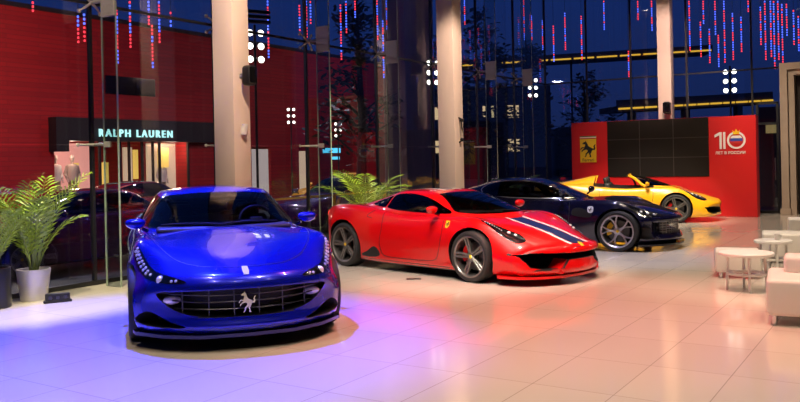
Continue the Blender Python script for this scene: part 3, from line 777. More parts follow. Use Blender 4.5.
# --- shooting brake seen from the front (blue)
def build_blue():
    root = empty('sports_car', label='blue shooting brake with a wide egg-crate grille facing the camera', cat='car', group='show cars on the floor')
    S = dict(wb=2.99, xf=2.46, xr=-2.43, w0f=1.3, w0r=-1.6, nA=.50, tA=.3, nP=2.4,
        leanF=[(.1, .10), (.17, .02), (.22, .0), (.3, .03), (.42, .035), (.58, .0), (.66, .0), (.85, .1)], leanR=[(.1, .1), (.5, .04), (.8, .03), (1., .05)],
        zc=[(-2.43, .92), (-2., .98), (-1., .98), (.2, .96), (.8, .965), (1.1, .935), (1.5, .885), (1.9, .815), (2.2, .735), (2.46, .645)],
        zs=[(-2.43, .92), (-1.8, 1.0), (-1.2, .99), (-.5, .93), (.4, .91), (1., .925), (1.4, .925), (1.7, .89), (2.0, .81), (2.25, .71), (2.46, .61)],
        ys=[(-2.43, .74), (-1.7, .83), (-1., .84), (0, .84), (.8, .84), (1.4, .85), (1.8, .82), (2.15, .76), (2.46, .68)],
        yw=[(-2.43, .88), (-1.9, .95), (-1.4, .975), (-.7, .95), (0, .93), (.8, .94), (1.2, .965), (1.6, .975), (2., .965), (2.3, .94), (2.46, .92)],
        zw=[(-2.43, .66), (-1.4, .66), (-.5, .62), (.5, .6), (1.4, .6), (2., .5), (2.46, .42)],
        yb=[(-2.43, .8), (-1.4, .87), (-.5, .88), (.6, .88), (1.5, .9), (2.1, .9), (2.46, .87)],
        zb=[(-2.43, .22), (-1.7, .15), (0, .13), (1.5, .13), (2.46, .14)],
        R=.35, Rr=.275, raF=.385, raR=.39, WF=.25, WR=.3, trF=.955, trR=.965, style='five', mir=(.62, .88, 1.03), stalk=(-.02, .12, .08), mirs=.82,
        paint=M['blue_paint'], rim=M['silver_wheel'], cal=M['yellow_caliper'], zblack=.15, cabin=(-1.7, .72, .72), seats=[(-.35, .38), (-.35, -.38), (-1.2, .36), (-1.2, -.36)], seattop=1.17, seatmat=M['leather_dark'], wheelpos=(.22, -.38, 1.0))
    S['round'] = .10; S['wheelpos'] = (.30, .38, .99)
    grille = smooth_poly(sym([(0, .305), (.25, .307), (.48, .33), (.64, .40), (.73, .50), (.66, .525), (.4, .545), (0, .55)]), 2)
    cheek = smooth_poly([(.50, .225), (.70, .215), (.885, .235), (.89, .28), (.83, .335), (.76, .335), (.62, .265)], 3)
    S['pockets'] = [(grille, 2.02, 2.9), (cheek, 1.86, 2.9), ([(-p[0], p[1]) for p in cheek], 1.86, 2.9)]
    win = smooth_poly([(.66, .975), (.45, 1.07), (.15, 1.18), (-.15, 1.255), (-.6, 1.285), (-1.2, 1.25), (-1.7, 1.15), (-2., 1.05), (-1.6, 1.0), (-.6, .98), (.2, .97)], 3)
    S['gh'] = dict(z0=.82, prof=[(1.08, .82), (.84, .945), (.5, 1.1), (.15, 1.255), (-.1, 1.335), (-.4, 1.374), (-.7, 1.379), (-1.3, 1.345), (-1.8, 1.255), (-2.1, 1.12), (-2.35, .95), (-2.42, .82)],
                   gw=[(.82, .88), (.95, .84), (1.08, .765), (1.2, .69), (1.28, .635), (1.325, .585)], taper=[(-2.4, .84), (-1.6, .94), (-.8, 1.0), (.4, 1.), (1.1, .93)], n=3.3,
                   windshield=smooth_poly(sym([(0, .97), (.45, .97), (.72, .985), (.765, 1.01), (.70, 1.12), (.59, 1.255), (.55, 1.285), (.28, 1.31), (0, 1.316)]), 3), wsx=-.25, sides=[win], glass=M['car_glass'])
    body, bb, gb = make_car(S, root)
    for s in (1, -1):
        hl = smooth_poly([(s * .49, .615), (s * .60, .60), (s * .74, .61), (s * .835, .66), (s * .885, .76), (s * .895, .85), (s * .865, .885), (s * .825, .83), (s * .775, .735), (s * .70, .68), (s * .58, .65)], 3)
        h = patch('headlight', hl, 'yz', bb, M['gloss_black'], root, 1, .003, .035)
        bead(h, 'lamp', [(s * .70, .635)], bb, 'yz', .042, M['led'], 1, .02)
        bead(h, 'led_strip', [(s * q, z) for q, z in ((.765, .66), (.785, .685), (.80, .71), (.815, .735), (.828, .76), (.84, .785), (.85, .81), (.858, .835), (.865, .86), (.80, .665), (.82, .69), (.838, .715), (.852, .745), (.864, .775), (.872, .805), (.878, .835))], bb, 'yz', .0165, M['led'], 1, .0)
        bead(h, 'side_lamp', [(s * .57, .625), (s * .605, .622)], bb, 'yz', .014, M['led'], 1, .0)
        patch('lens', inset_poly(hl, .01), 'yz', bb, M['lens'], h, 1, .014, .05, .004)
    gx = lambda y, d=.0: 2.40 - d - .5 * (abs(y) / .9) ** 2.4
    g = MB()
    for z in (.365, .43, .49): 
        wd = .58 if z < .4 else .66 if z < .46 else .70
        g.tube([(gx(y, .03), y, z + .02 * (abs(y) / .7) ** 2) for y in np.linspace(-wd, wd, 25)], .007, 6)
    for y in (-.52, -.31, -.105, .105, .31, .52): g.tube([(gx(y, .03), y, .31), (gx(y, .03), y, .54)], .006, 6)
    gr = g.build('grille', M['grille'], root)
    e = MB(); e.prism([(p[0] * .8, p[1]) for p in horse(0, .43, .20, 1)], 'yz', gx(0) - .015, gx(0) + .012); e.build('horse_emblem', M['chrome'], gr)
    back = MB(); back.add([(gx(y, .22), y, z) for z in (.28, .57) for y in np.linspace(-.72, .72, 15)], [(i, i + 1, i + 16, i + 15) for i in range(14)]); back.build('radiator_mesh', M['black'], gr)
    for s in (1, -1):
        f = MB(); f.ball((gx(.6, .06), s * .60, .445), (.035, .075, .04), 16, 8); f.build('fog_lamp', M['led'], root)
    patch('hood_badge', [(-.022, .665), (.022, .665), (.028, .69), (.024, .718), (-.024, .718), (-.028, .69)], 'yz', bb, M['cold'], root, 1, .006, .03)
    top_patch('hood_seam', ribbon(open_smooth([(.86, .78), (1.2, .76), (1.6, .70), (1.95, .56), (2.17, .36), (2.24, .15), (2.245, 0)]), .007), bb, M['black'], root)
    sp = MB(); sp.prism(sym2([(2.43, 0), (2.39, .4), (2.22, .68), (1.96, .9), (1.85, .92), (1.75, .8), (1.85, 0)]), 'xy', .125, .155); sp.build('splitter', M['gloss_black'], root)
    d = MB(); d.rbox(.35, .8, -.68, .68, .90, .985, .04); d.build('dashboard', M['leather_dark'], root)
    rv = MB(); rv.rbox(.06, .10, -.12, .12, 1.205, 1.265, .02); rv.build('rear_view_mirror', M['gloss_black'], root)
    wp = MB()
    for y0, y1 in ((.55, -.05), (-.05, -.62)):
        pts = []
        for t in np.linspace(0, 1, 8):
            l, n = cast(gb, 'yz', y0 + (y1 - y0) * t, .985 + .015 * math.sin(t * PI), 1)
            if l is not None: pts.append(l + n * .018)
        if len(pts) > 1: wp.tube(pts, .009, 5)
    wp.build('wiper', M['black'], root)
    side_patch('door_seam', ribbon(open_smooth([(.72, .88), (.70, .6), (.62, .3), (.5, .22), (-.4, .22), (-.62, .36), (-.66, .6), (-.68, .92)]), .009), bb, M['black'], root)
    return root
# ------------------------------------------------------------------ the showroom shell
Dx, Dy = .5376, .8432                      # direction of the long glass front
G0 = Vector((-4.221, 11.305, 0)); C0 = Vector((4.617, 25.167, 0))
ANG = math.atan2(Dy, Dx)                   # long front: local x along it, local y = outside
WANG = math.atan2(-Dx, Dy)                 # far front: local x to the right, local y = outside
def FW(t, o, z=0): return Vector((G0.x + t * Dx - o * Dy, G0.y + t * Dy + o * Dx, z))
def WG(s, o, z=0): return Vector((C0.x + s * Dy + o * Dx, C0.y - s * Dx + o * Dy, z))
TF = Matrix.Translation(G0) @ Matrix.Rotation(ANG, 4, 'Z')
TW = Matrix.Translation(C0) @ Matrix.Rotation(WANG, 4, 'Z')
TEND = 16.44; TJ = [-16.74 + 2.37 * k for k in range(14)]     # joints -.15, 2.22, 4.59 ...
TJ = [t for t in TJ if t < 15]

def floor_mat():
    m = bpy.data.materials.new('cream_floor_tiles'); m.use_nodes = True; nt = m.node_tree; b = nt.nodes['Principled BSDF']
    tc = nt.nodes.new('ShaderNodeTexCoord'); mp = nt.nodes.new('ShaderNodeMapping'); mp.inputs['Rotation'].default_value = (0, 0, -math.atan2(.838, .545))
    br = nt.nodes.new('ShaderNodeTexBrick'); br.offset = 0; br.inputs['Scale'].default_value = 1
    br.inputs['Brick Width'].default_value = .9; br.inputs['Row Height'].default_value = .6; br.inputs['Mortar Size'].default_value = .0035
    br.inputs['Color1'].default_value = (.56, .50, .43, 1); br.inputs['Color2'].default_value = (.53, .475, .41, 1); br.inputs['Mortar'].default_value = (.33, .285, .24, 1)
    nt.links.new(tc.outputs['Object'], mp.inputs[0]); nt.links.new(mp.outputs[0], br.inputs['Vector'])
    ns = nt.nodes.new('ShaderNodeTexNoise'); ns.inputs['Scale'].default_value = 1.3
    nt.links.new(tc.outputs['Object'], ns.inputs['Vector'])
    mr = nt.nodes.new('ShaderNodeMapRange'); mr.inputs[3].default_value = .07; mr.inputs[4].default_value = .14
    nt.links.new(ns.outputs['Fac'], mr.inputs[0]); nt.links.new(mr.outputs[0], b.inputs['Roughness'])
    nt.links.new(br.outputs['Color'], b.inputs['Base Color']); b.inputs['Specular IOR Level'].default_value = .6
    return m
M['floor'] = floor_mat()
M['asphalt'] = mat('street_asphalt', (.02, .02, .022), .6, var=.3, vscale=20)
M['ceil'] = mat('dark_ceiling', (.05, .048, .05), .8)
M['plaster'] = mat('grey_plaster', (.16, .14, .13), .8, var=.1, vscale=3)
M['col_paint'] = mat('column_paint', (.72, .60, .51), .6, var=.04, vscale=2)
M['mullion'] = mat('dark_mullion', (.01, .01, .012), .4)
M['pane'] = glass_mat('shopfront_glass', (.88, .90, .92))
M['fin_glass'] = glass_mat('glass_fin_face', (.80, .84, .83))
M['fin_edge'] = mat('glass_fin_edge', (.30, .36, .29), .25, spec=.8)
M['plate'] = mat('satin_plate', (.42, .38, .33), .4, .3)
M['panel_red'] = mat('red_panel', (.60, .006, .008), .45)
M['screen'] = mat('led_screen_off', (.014, .011, .0095), .6, spec=.12, var=.15, vscale=90)
M['screen_gap'] = mat('screen_seam', (.035, .028, .024), .5)
M['stone'] = mat('beige_stone', (.34, .26, .2), .55, var=.12, vscale=5)
M['white'] = mat('white_leatherette', (.72, .68, .63), .45, bump=.04, vscale=30)
M['tabletop'] = mat('white_table_top', (.78, .75, .72), .3)
M['cold_white'] = mat('white_print', (.8, .78, .78), .5)
M['flag_blue'] = mat('flag_blue_print', (.02, .06, .4), .5)
M['flag_red'] = mat('flag_red_print', (.5, .02, .02), .5)

def poly_floor(name, pts, z0, z1, m, kind='structure'):
    mb = MB(); mb.prism(pts, 'xy', z0, z1); o = mb.build(name, m, None, False); tag(o, kind=kind); return o
a, b_, c_, d_ = FW(-19.5, 0), FW(TEND, 0), WG(10.4, 0), WG(10.4, -24)
ROOM = [(a.x, a.y), (b_.x, b_.y), (c_.x, c_.y), (14.6, -5.2), (a.x, -5.2)]
poly_floor('floor', ROOM, -.12, 0, M['floor'])
poly_floor('ceiling', ROOM, 7.6, 7.75, M['ceil'])
st = MB(); st.box(-70, 110, -30, 160, -.5, -.2); tag(st.build('street_ground', M['asphalt'], None, False), kind='structure')
w = MB(); w.box(a.x, 14.7, -5.4, -5.2, -.12, 7.6); tag(w.build('wall_back', M['plaster'], None, False), kind='structure')
w = MB(); w.prism([(c_.x, c_.y), (c_.x + .25, c_.y), (14.85, -5.2), (14.6, -5.2)], 'xy', -.12, 7.6); tag(w.build('wall_right', M['plaster'], None, False), kind='structure')

# glass fronts: one pane per bay and tier
def pane(name, T, x0, x1, z0, z1, mm):
    mb = MB(); mb.box(x0 + .02, x1 - .02, -.008, .008, z0, z1, T)
    return tag(mb.build(name, mm, None, False), kind='structure')
k = 0
js = TJ + [TEND]
for i in range(len(js) - 1):
    for z0, z1 in ((.06, 1.945), (1.955, 3.91), (3.95, 7.6)):
        k += 1; pane('window_%d' % k, TF, js[i], js[i + 1], z0, z1, M['pane'])
SJ = [0, 1.35, 2.7, 4.3, 6.02, 7.4, 8.9, 10.4]
for i in range(len(SJ) - 1):
    for z0, z1 in ((.06, 3.91), (3.95, 7.6)):
        k += 1; pane('window_%d' % k, TW, SJ[i], SJ[i + 1], z0, z1, M['pane'])
# mullions, transom, sill
k = 0
for i, t in enumerate(js):
    k += 1; mb = MB(); mb.box(t - .022, t + .022, -.03, .03, 0, 7.6, TF); tag(mb.build('trim_%d' % k, M['mullion'], None, False), kind='structure')
for s in SJ[1:]:
    k += 1; mb = MB(); mb.box(s - .025, s + .025, -.03, .03, 0, 7.6, TW); tag(mb.build('trim_%d' % k, M['mullion'], None, False), kind='structure')
for T, L0, L1 in ((TF, js[0], TEND), (TW, 0, 10.4)):
    k += 1; mb = MB(); mb.box(L0, L1, -.022, .022, 3.91, 3.95, T); tag(mb.build('trim_%d' % k, M['mullion'], None, False), kind='structure')
    k += 1; mb = MB(); mb.box(L0, L1, -.05, .05, 0, .06, T); tag(mb.build('baseboard_%s' % ('left' if T is TF else 'far'), M['mullion'], None, False), kind='structure')

# columns
for nm, T, x0, x1, y0, y1 in (('column_near', TF, 1.58, 1.94, -1.04, -.62), ('column_middle', TF, 8.52, 8.94, -1.04, -.62), ('column_far', TW, 3.74, 4.1, -1.0, -.66)):
    mb = MB(); mb.rbox(x0, x1, y0, y1, 0, 7.6, .012, 2, T); tag(mb.build(nm, M['col_paint'], None, True), kind='structure')

# glass fins with their clamps
FLAB = {0: 'glass fin standing to the left of the blue car, behind its mirror', 1: 'glass fin hidden behind the nearest white column',
        2: 'glass fin between the blue car and the red car', 3: 'glass fin behind the red car, just right of the potted palm', 4: 'glass fin behind the middle white column',
        5: 'glass fin just right of the middle white column', 6: 'glass fin behind the dark navy coupe, second right of the middle column'}
for i, t in enumerate([t for t in TJ if t > -1]):
    n_ = round((t + .15) / 2.37)
    root = empty('glass_fin', FW(t, -.42), ANG, FLAB.get(n_, 'tall glass fin'), 'glass fin', 'glass fins of the long window front')
    f = MB(); f.box(-.011, .011, -.148, .148, 0, 7.58); f.build('blade', M['fin_glass'], root, False)
    e = MB()
    for y in (-.15, .15): e.box(-.012, .012, y - .004, y + .004, 0, 7.58)
    e.build('blade_edge', M['fin_edge'], root, False)
    p = MB(); p.rbox(-.022, .022, -.14, .14, 3.70, 4.18, .006, 1)
    for zz in np.linspace(3.75, 4.13, 5):
        for yy in (-.1, -.035, .035, .1): p.lathe([(.012, -.027), (.012, .027)], 8, 'x', Matrix.Translation((0, yy, zz)))
    p.build('patch_plate', M['plate'], root)
    sp = MB(); hub = (0, .36, 3.93)
    sp.tube([(0, .13, 3.93), hub], .026, 10); sp.ball(hub, .035, 12, 8)
    for dx, dz in ((-.17, .13), (.17, .13), (-.17, -.13), (.17, -.13)):
        sp.tube([hub, (dx * .6, .37, 3.93 + dz * .6), (dx, .405, 3.93 + dz)], [.02, .016, .012], 8)
        sp.lathe([(0, -.01), (.03, -.01), (.03, .012), (0, .012)], 12, 'y', Matrix.Translation((dx, .405, 3.93 + dz)))
    sp.build('spider_clamp', M['plate'], root)
    ar = MB(); ar.rbox(-.02, .02, .02, .14, 1.91, 1.99, .006, 1); ar.tube([(0, .13, 1.95), (0, .37, 1.95)], .022, 10)
    for dx in (-.24, .24): ar.tube([(0, .36, 1.95), (dx * .5, .375, 1.95), (dx, .405, 1.95)], [.022, .018, .012], 8); ar.ball((dx, .395, 1.95), (.03, .012, .03), 10, 6)
    ar.build('arm_clamp', M['plate'], root)

# ------------------------------------------------------------------ red branding panel with video screen
root = empty('branding_panel', WG(1.424, -1.62), WANG, 'long red exhibition panel with a dark video screen behind the yellow car', 'display panel')
p = MB(); p.rbox(0, 4.91, 0, .42, 0, 2.61, .008, 1); p.build('panel_board', M['panel_red'], root)
s = MB(); s.box(1.06, 3.76, -.03, .01, 1.05, 2.605); scr = s.build('video_screen', M['screen'], root, False)
s = MB()
for q in (1.06 + .9, 1.06 + 1.8): s.box(q - .008, q + .008, -.033, -.02, 1.05, 2.605)
for q in (1.05 + .518, 1.05 + 1.036): s.box(1.06, 3.76, -.033, -.02, q - .007, q + .007)
s.build('screen_seam', M['screen_gap'], scr, False)
s = MB(); s.box(.265, .735, -.03, .01, 1.47, 2.22); sg = s.build('badge_board', M['shield'], root, False); sg['label'] = 'yellow badge board with a black rearing horse'
s = MB()
for q, mm in ((0, 'g'), (1, 'w'), (2, 'r')): s.cur = q; s.box(.265, .735, -.034, -.02, 2.195 - q * .03, 2.22 - q * .03)
s.build('stripe', [mat('badge_green', (.02, .16, .05), .4), M['cold_white'], M['flag_red']], sg, False)
s = MB(); s.prism(horse(.5, 1.86, .50), 'xz', -.036, -.02); s.build('horse_emblem', M['black'], sg, False)
TX = Matrix.Translation((.5, -.034, 1.535)) @ Matrix.Rotation(PI / 2, 4, 'X')
text_mesh('lettering', 'Ferrari', .125, M['black'], sg, TX, .006)
lg = MB(); lx = 3.93
for x in (lx + .10, lx + .19): lg.box(x, x + .055, -.02, .004, 1.76, 2.2)
lg.add([(lx + .10, -.02, 2.2), (lx - .02, -.02, 2.13), (lx - .02, -.02, 2.06), (lx + .10, -.02, 2.12)], [(0, 1, 2, 3)])
for rr0, rr1 in ((.175, .225),):
    lg.lathe([(rr0, -.02), (rr1, -.02), (rr1, .004), (rr0, .004)], 40, 'y', Matrix.Translation((lx + .51, 0, 1.98)), closed=True)
logo = lg.build('anniversary_logo', M['cold_white'], root, False)
for nm, z0, z1, mm in (('flag_white', 2.03, 2.10, 'cold_white'), ('flag_blue', 1.955, 2.03, 'flag_blue'), ('flag_red', 1.88, 1.955, 'flag_red')):
    q = MB(); R_ = .15; pts = []
    for zz in np.linspace(z0, z1, 5): pts.append((lx + .51 + math.sqrt(max(.0004, R_ ** 2 - (zz - 1.98) ** 2)), zz))
    for zz in np.linspace(z1, z0, 5): pts.append((lx + .51 - math.sqrt(max(.0004, R_ ** 2 - (zz - 1.98) ** 2)), zz))
    q.prism(pts, 'xz', -.022, .002); q.build(nm, M[mm], logo, False)
q = MB(); q.prism([(lx + .44, 2.13), (lx + .58, 2.13), (lx + .60, 2.24), (lx + .55, 2.19), (lx + .51, 2.27), (lx + .47, 2.19), (lx + .42, 2.24)], 'xz', -.026, .002); q.build('crown', M['shield'], logo, False)
text_mesh('lettering', 'ЛЕТ В РОССИИ', .098, M['cold_white'], logo, Matrix.Translation((lx + .36, -.012, 1.655)) @ Matrix.Rotation(PI / 2, 4, 'X'), .006, bold=.002)

# ------------------------------------------------------------------ stone portal and dark doorway on the right
mb = MB()
for x0, x1, y0, z1 in ((6.78, 6.96, -.62, 3.98), (6.98, 7.12, -.55, 3.84)): mb.box(x0, x1, y0, -.12, 0, z1)
mb.box(8.9, 9.1, -.62, -.12, 0, 3.98); mb.box(6.96, 8.9, -.62, -.12, 3.80, 3.98); mb.box(7.12, 8.9, -.55, -.12, 3.66, 3.80)
mb.rbox(6.74, 7.0, -.66, -.1, 0, .16, .01, 1)
o = mb.build('door_1', M['stone'], None, False); o.matrix_world = TW; tag(o, kind='structure')
q = MB(); q.box(7.12, 8.9, -.2, -.15, 0, 3.66); q.build('door_leaf', mat('dark_door', (.03, .022, .02), .4), o, False)
mb = MB()
for x in (6.12, 6.62): mb.box(x, x + .06, -.12, -.05, 0, 3.0)
for z in (0.02, 2.4, 2.95): mb.box(6.12, 6.68, -.12, -.05, z, z + .06)
o = mb.build('door_2', M['mullion'], None, False); o.matrix_world = TW; tag(o, kind='structure')
q = MB(); q.box(6.18, 6.62, -.095, -.085, .08, 2.4); q.build('door_pane', M['pane'], o, False)
q = MB(); q.tube([(6.58, -.16, .9), (6.58, -.16, 1.5)], .014, 8); q.build('door_handle', M['steel'], o)

# things fixed to the columns
def spot_head(loc, rz, label, sc_=1.):
    r = empty('column_speaker', loc, rz, label, 'loudspeaker', 'black speakers on the white columns')
    b = MB(); b.tube([(0, 0, 0), (.10, 0, 0)], .03, 10); b.lathe([(0, 0), (.05, 0), (.05, .012), (0, .012)], 14, 'x'); b.build('bracket', M['steel'], r)
    h = MB(); h.rbox(.08, .26, -.11, .11, -.16, .16, .05, 4); h.v = [(p[0], p[1] * (1 - .25 * abs(p[2]) / .16), p[2]) for p in h.v]; h.build('housing', M['black'], r)
    g = MB(); g.rbox(.25, .268, -.085, .085, -.13, .13, .008, 2); g.build('grille', M['gloss_black'], r)
    r.scale = (sc_,) * 3
p = FW(1.76, -1.04, 2.98); spot_head(p, ANG - PI / 2, 'black loudspeaker on the bracket of the nearest white column', .95)
p = WG(4.02, -1.0, 2.93); spot_head(p, WANG - PI / 2, 'black loudspeaker on the far white column above the red panel', 1.05)
for T, p, lb in ((TF, FW(1.76, -1.04, 2.15), 'small white wall lamp low on the nearest white column'),):
    r = empty('wall_lamp', p, ANG - PI / 2, lb, 'lamp')
    b = MB(); b.rbox(0, .05, -.05, .05, -.07, .07, .015); b.build('mount', M['white_plastic'], r)
    b = MB(); b.tube([(.05, 0, -.06), (.05, 0, .1)], [.03, .05], 14); b.build('lamp_shade', M['white_plastic'], r)
r = empty('pull_handle', FW(8.73, -1.04, 2.3), ANG - PI / 2, 'dark curved bracket with pipe on the middle white column', 'bracket')
b = MB(); b.tube([(0, 0, .28), (.07, 0, .24), (.08, 0, 0), (.07, 0, -.24), (0, 0, -.28)], .018, 8); b.build('pipe', M['black'], r)
for z_ in (.22, -.22): b = MB(); b.ball((.07, 0, z_), .045, 10, 6); b.build('joint', M['black'], r)

# ------------------------------------------------------------------ lounge furniture on the right
def ottoman(x, y, rz, lx, ly, h, label):
    r = empty('ottoman', (x, y, 0), rz, label, 'ottoman', 'white leather seats on the right')
    b = MB(); b.rbox(-lx / 2, lx / 2, -ly / 2, ly / 2, .08, h, .035, 4); b.build('cushion', M['white'], r)
    for sx in (-1, 1):
        for sy in (-1, 1):
            l = MB(); l.lathe([(0, 0), (.022, 0), (.022, .09), (0, .09)], 14, 'z', Matrix.Translation((sx * (lx / 2 - .07), sy * (ly / 2 - .07), 0))); l.build('leg', M['chrome'], r)
    return r
def side_table(x, y, rz, rad, h, label):
    r = empty('side_table', (x, y, 0), rz, label, 'table', 'small white side tables')
    b = MB(); b.lathe([(0, h - .04), (rad - .012, h - .04), (rad, h - .03), (rad, h - .008), (rad - .008, h), (0, h)], 48); b.build('table_top', M['tabletop'], r)
    for k in range(4):
        a = PI / 2 * k; l = MB(); l.tube([(rad * .72 * math.cos(a), rad * .72 * math.sin(a), 0), (rad * .66 * math.cos(a), rad * .66 * math.sin(a), h - .035)], [.014, .018], 8); l.build('leg', M['white_plastic'], r)
    b = MB(); b.lathe([(rad * .5, .19), (rad * .74, .19), (rad * .74, .215), (rad * .5, .215)], 32, closed=True); b.build('lower_ring', M['white_plastic'], r)
    return r
ottoman(4.49, 10.72, math.radians(-20), .56, .5, .36, 'low white ottoman with chrome feet behind the nearest side table')
side_table(4.13, 9.60, math.radians(-15), .31, .46, 'round white side table with slim legs standing before the low ottoman')
ottoman(5.98, 12.0, math.radians(-24), 1.05, .62, .44, 'wider white ottoman farther back beside the second side table')
side_table(5.04, 10.86, math.radians(-10), .24, .46, 'smaller round side table holding a white cup, right of the low ottoman')
ottoman(7.5, 14.6, math.radians(-24), .8, .6, .43, 'farthest white ottoman at the right edge of the picture')
r = empty('coffee_cup', (5.08, 10.82, .46), 0, 'small white cup on the second side table', 'cup')
b = MB(); b.lathe([(0, 0), (.028, 0), (.04, .05), (.043, .085), (.038, .085), (.034, .02), (0, .012)], 20); b.build('cup_body', M['tabletop'], r)
b = MB(); b.tube([(.04, 0, .065), (.065, 0, .06), (.065, 0, .035), (.037, 0, .025)], .006, 6); b.build('handle', M['tabletop'], r)
r = empty('armchair', (4.41, 7.63, 0), math.radians(-26), 'white leather armchair cut off by the right edge of the picture', 'armchair', 'white leather seats on the right')
b = MB(); b.rbox(-.85, .75, -.42, .5, .09, .44, .045, 4); b.build('seat', M['white'], r)
b = MB(); b.rbox(-.70, .75, .13, .5, .40, .60, .05, 4); b.build('backrest', M['white'], r)
for x_, y_ in ((-.78, -.35), (.68, -.35), (-.78, .43), (.68, .43)):
    l = MB(); l.lathe([(0, 0), (.024, 0), (.024, .1), (0, .1)], 14, 'z', Matrix.Translation((x_, y_, 0))); l.build('leg', M['chrome'], r)

# ------------------------------------------------------------------ plants
M['leaf'] = mat('palm_leaf', (.20, .30, .015), .45, var=.4, vscale=6)
M['leaf_dark'] = mat('dark_leaf', (.03, .09, .02), .5, var=.4, vscale=6)
M['stalk'] = mat('palm_stalk', (.16, .22, .04), .5)
M['pot_silver'] = mat('silver_planter', (.58, .55, .52), .35, .35)
M['pot_black'] = mat('black_planter', (.008, .008, .009), .35)
M['soil'] = mat('dark_soil', (.02, .014, .01), .9, bump=.5, vscale=40)
def frond(L, az, rise, droop, seed, wid=.30):
    rnd = random.Random(seed); mb = MB(); n = 22; pts = []
    ca, sa = math.cos(az), math.sin(az)
    ang = rise; x = z = 0.; seg = L / n
    for i in range(n + 1):
        pts.append(Vector((x * ca, x * sa, z))); ang -= droop / n * (0.4 + 1.2 * i / n); x += seg * math.cos(ang); z += seg * math.sin(ang)
    mb.cur = 1; mb.tube(pts, [.011 * (1 - .8 * i / n) for i in range(n + 1)], 5); mb.cur = 0
    side = Vector((-sa, ca, 0))
    for i in range(5, n + 1):
        f = (i - 5) / (n - 5); d = (pts[i] - pts[i - 1]).normalized(); up = side.cross(d) * -1
        ll = wid * (math.sin(PI * (.12 + .8 * f)) ** .7) * rnd.uniform(.85, 1.1)
        for s_ in (-1, 1):
            dr = (side * s_ * .82 + d * .62 + Vector((0, 0, rnd.uniform(.0, .22)))).normalized(); tip = pts[i] + dr * ll - Vector((0, 0, .16 * ll)); mid = pts[i] + dr * ll * .5
            wv = d * .014
            mb.add([pts[i] - wv * .4, mid - wv, tip, mid + wv, mid + Vector((0, 0, -.006))], [(0, 1, 4), (1, 2, 4), (2, 3, 4), (3, 0, 4)])
    return mb
def palm(name, loc, label, n, L, h0, seed, leafm, group='potted palms by the windows', pot=None, spread=(.55, 1.45), dr=(.9, 1.7)):
    r = empty(name, loc, 0, label, 'plant', group)
    rnd = random.Random(seed)
    rt, rb, ph, pm = pot
    b = MB(); b.lathe([(0, 0), (rb, 0), (rb + .004, .02), (rt, ph - .02), (rt, ph), (rt - .02, ph), (rt - .025, ph - .05), (0, ph - .05)], 36); b.build('pot', pm, r)
    b = MB(); b.lathe([(0, ph - .035), (rt * .5, ph - .03), (rt - .028, ph - .04), (rt - .028, ph - .06)], 24); b.build('soil', M['soil'], r)
    for i in range(n):
        az = 2 * PI * i / n + rnd.uniform(-.25, .25); rise = rnd.uniform(*spread)
        mb = frond(L * rnd.uniform(.7, 1.1), az, rise, rnd.uniform(*dr), seed * 50 + i, wid=.25 * L)
        off = Vector((.04 * math.cos(az), .04 * math.sin(az), ph - .05))
        mb.v = [tuple(Vector(v) + off) for v in mb.v]; mb.build('frond', [leafm, M['stalk']], r, True, 60, recalc=False)
    return r
palm('potted_palm', (-4.60, 9.98, 0), 'bright green palm in the silver planter at the left', 13, 1.3, 0, 3, M['leaf'], pot=(.20, .155, .39, M['pot_silver']), spread=(1.32, 1.6), dr=(.4, 1.25))
palm('potted_palm', (-4.87, 9.50, 0), 'palm in the black planter cut off by the left edge', 11, .95, 0, 4, M['leaf'], pot=(.20, .20, .47, M['pot_black']), spread=(1.25, 1.55), dr=(.5, 1.3))
palm('potted_palm', (-.66, 15.42, 0), 'green palm behind the rear deck of the red car', 14, 1.3, 0, 6, M['leaf'], pot=(.23, .18, .5, M['pot_black']), spread=(1.0, 1.5))
palm('potted_palm', FW(10.6, -1.35), 'dark leafy stand-in for a reflected plant behind the roof of the navy coupe', 14, 1.0, 0, 9, M['leaf_dark'], pot=(.22, .18, .55, M['pot_black']), spread=(.8, 1.5))  # plant added in place of one reflected in the glass
palm('potted_palm', FW(14.5, -.78), 'dim palm in the far glass corner left of the red panel', 12, .75, 0, 12, M['leaf_dark'], pot=(.24, .2, .6, M['pot_black']), spread=(.9, 1.5))

b = MB(); b.rbox(.157 - .1, .157 + .1, 11.0, 11.13, 0, .006, .002, 1); tag(b.build('floor_hatch', M['black'], None, False), 'small dark floor hatch plate in front of the red car door', 'hatch')
# power box on the floor
r = empty('floor_socket_box', (-4.22, 9.78, 0), ANG - math.radians(30), 'black floor power box with sockets beside the silver planter', 'power box')
b = MB(); b.rbox(-.16, .16, -.05, .05, 0, .03, .008, 2); b.rbox(-.14, .14, -.04, .045, .02, .11, .012, 2); b.build('box_body', M['black'], r)
for i in range(3):
    q = MB(); q.lathe([(0, -.052), (.024, -.052), (.024, -.036), (0, -.036)], 16, 'y', Matrix.Translation((-.085 + .085 * i, 0, .065))); q.build('socket', M['gloss_black'], r)

# ------------------------------------------------------------------ cars
for fn, x, y, h in ((build_blue, -2.14, 9.36, -71.5), (build_red, .683, 12.255, -47.2), (build_black, 2.92, 15.14, -28), (build_yellow, 5.62, 20.47, -18)):
    place(fn(), x, y, h)
bpy.data.objects['sports_car'].scale = (1, 1.05, 1)
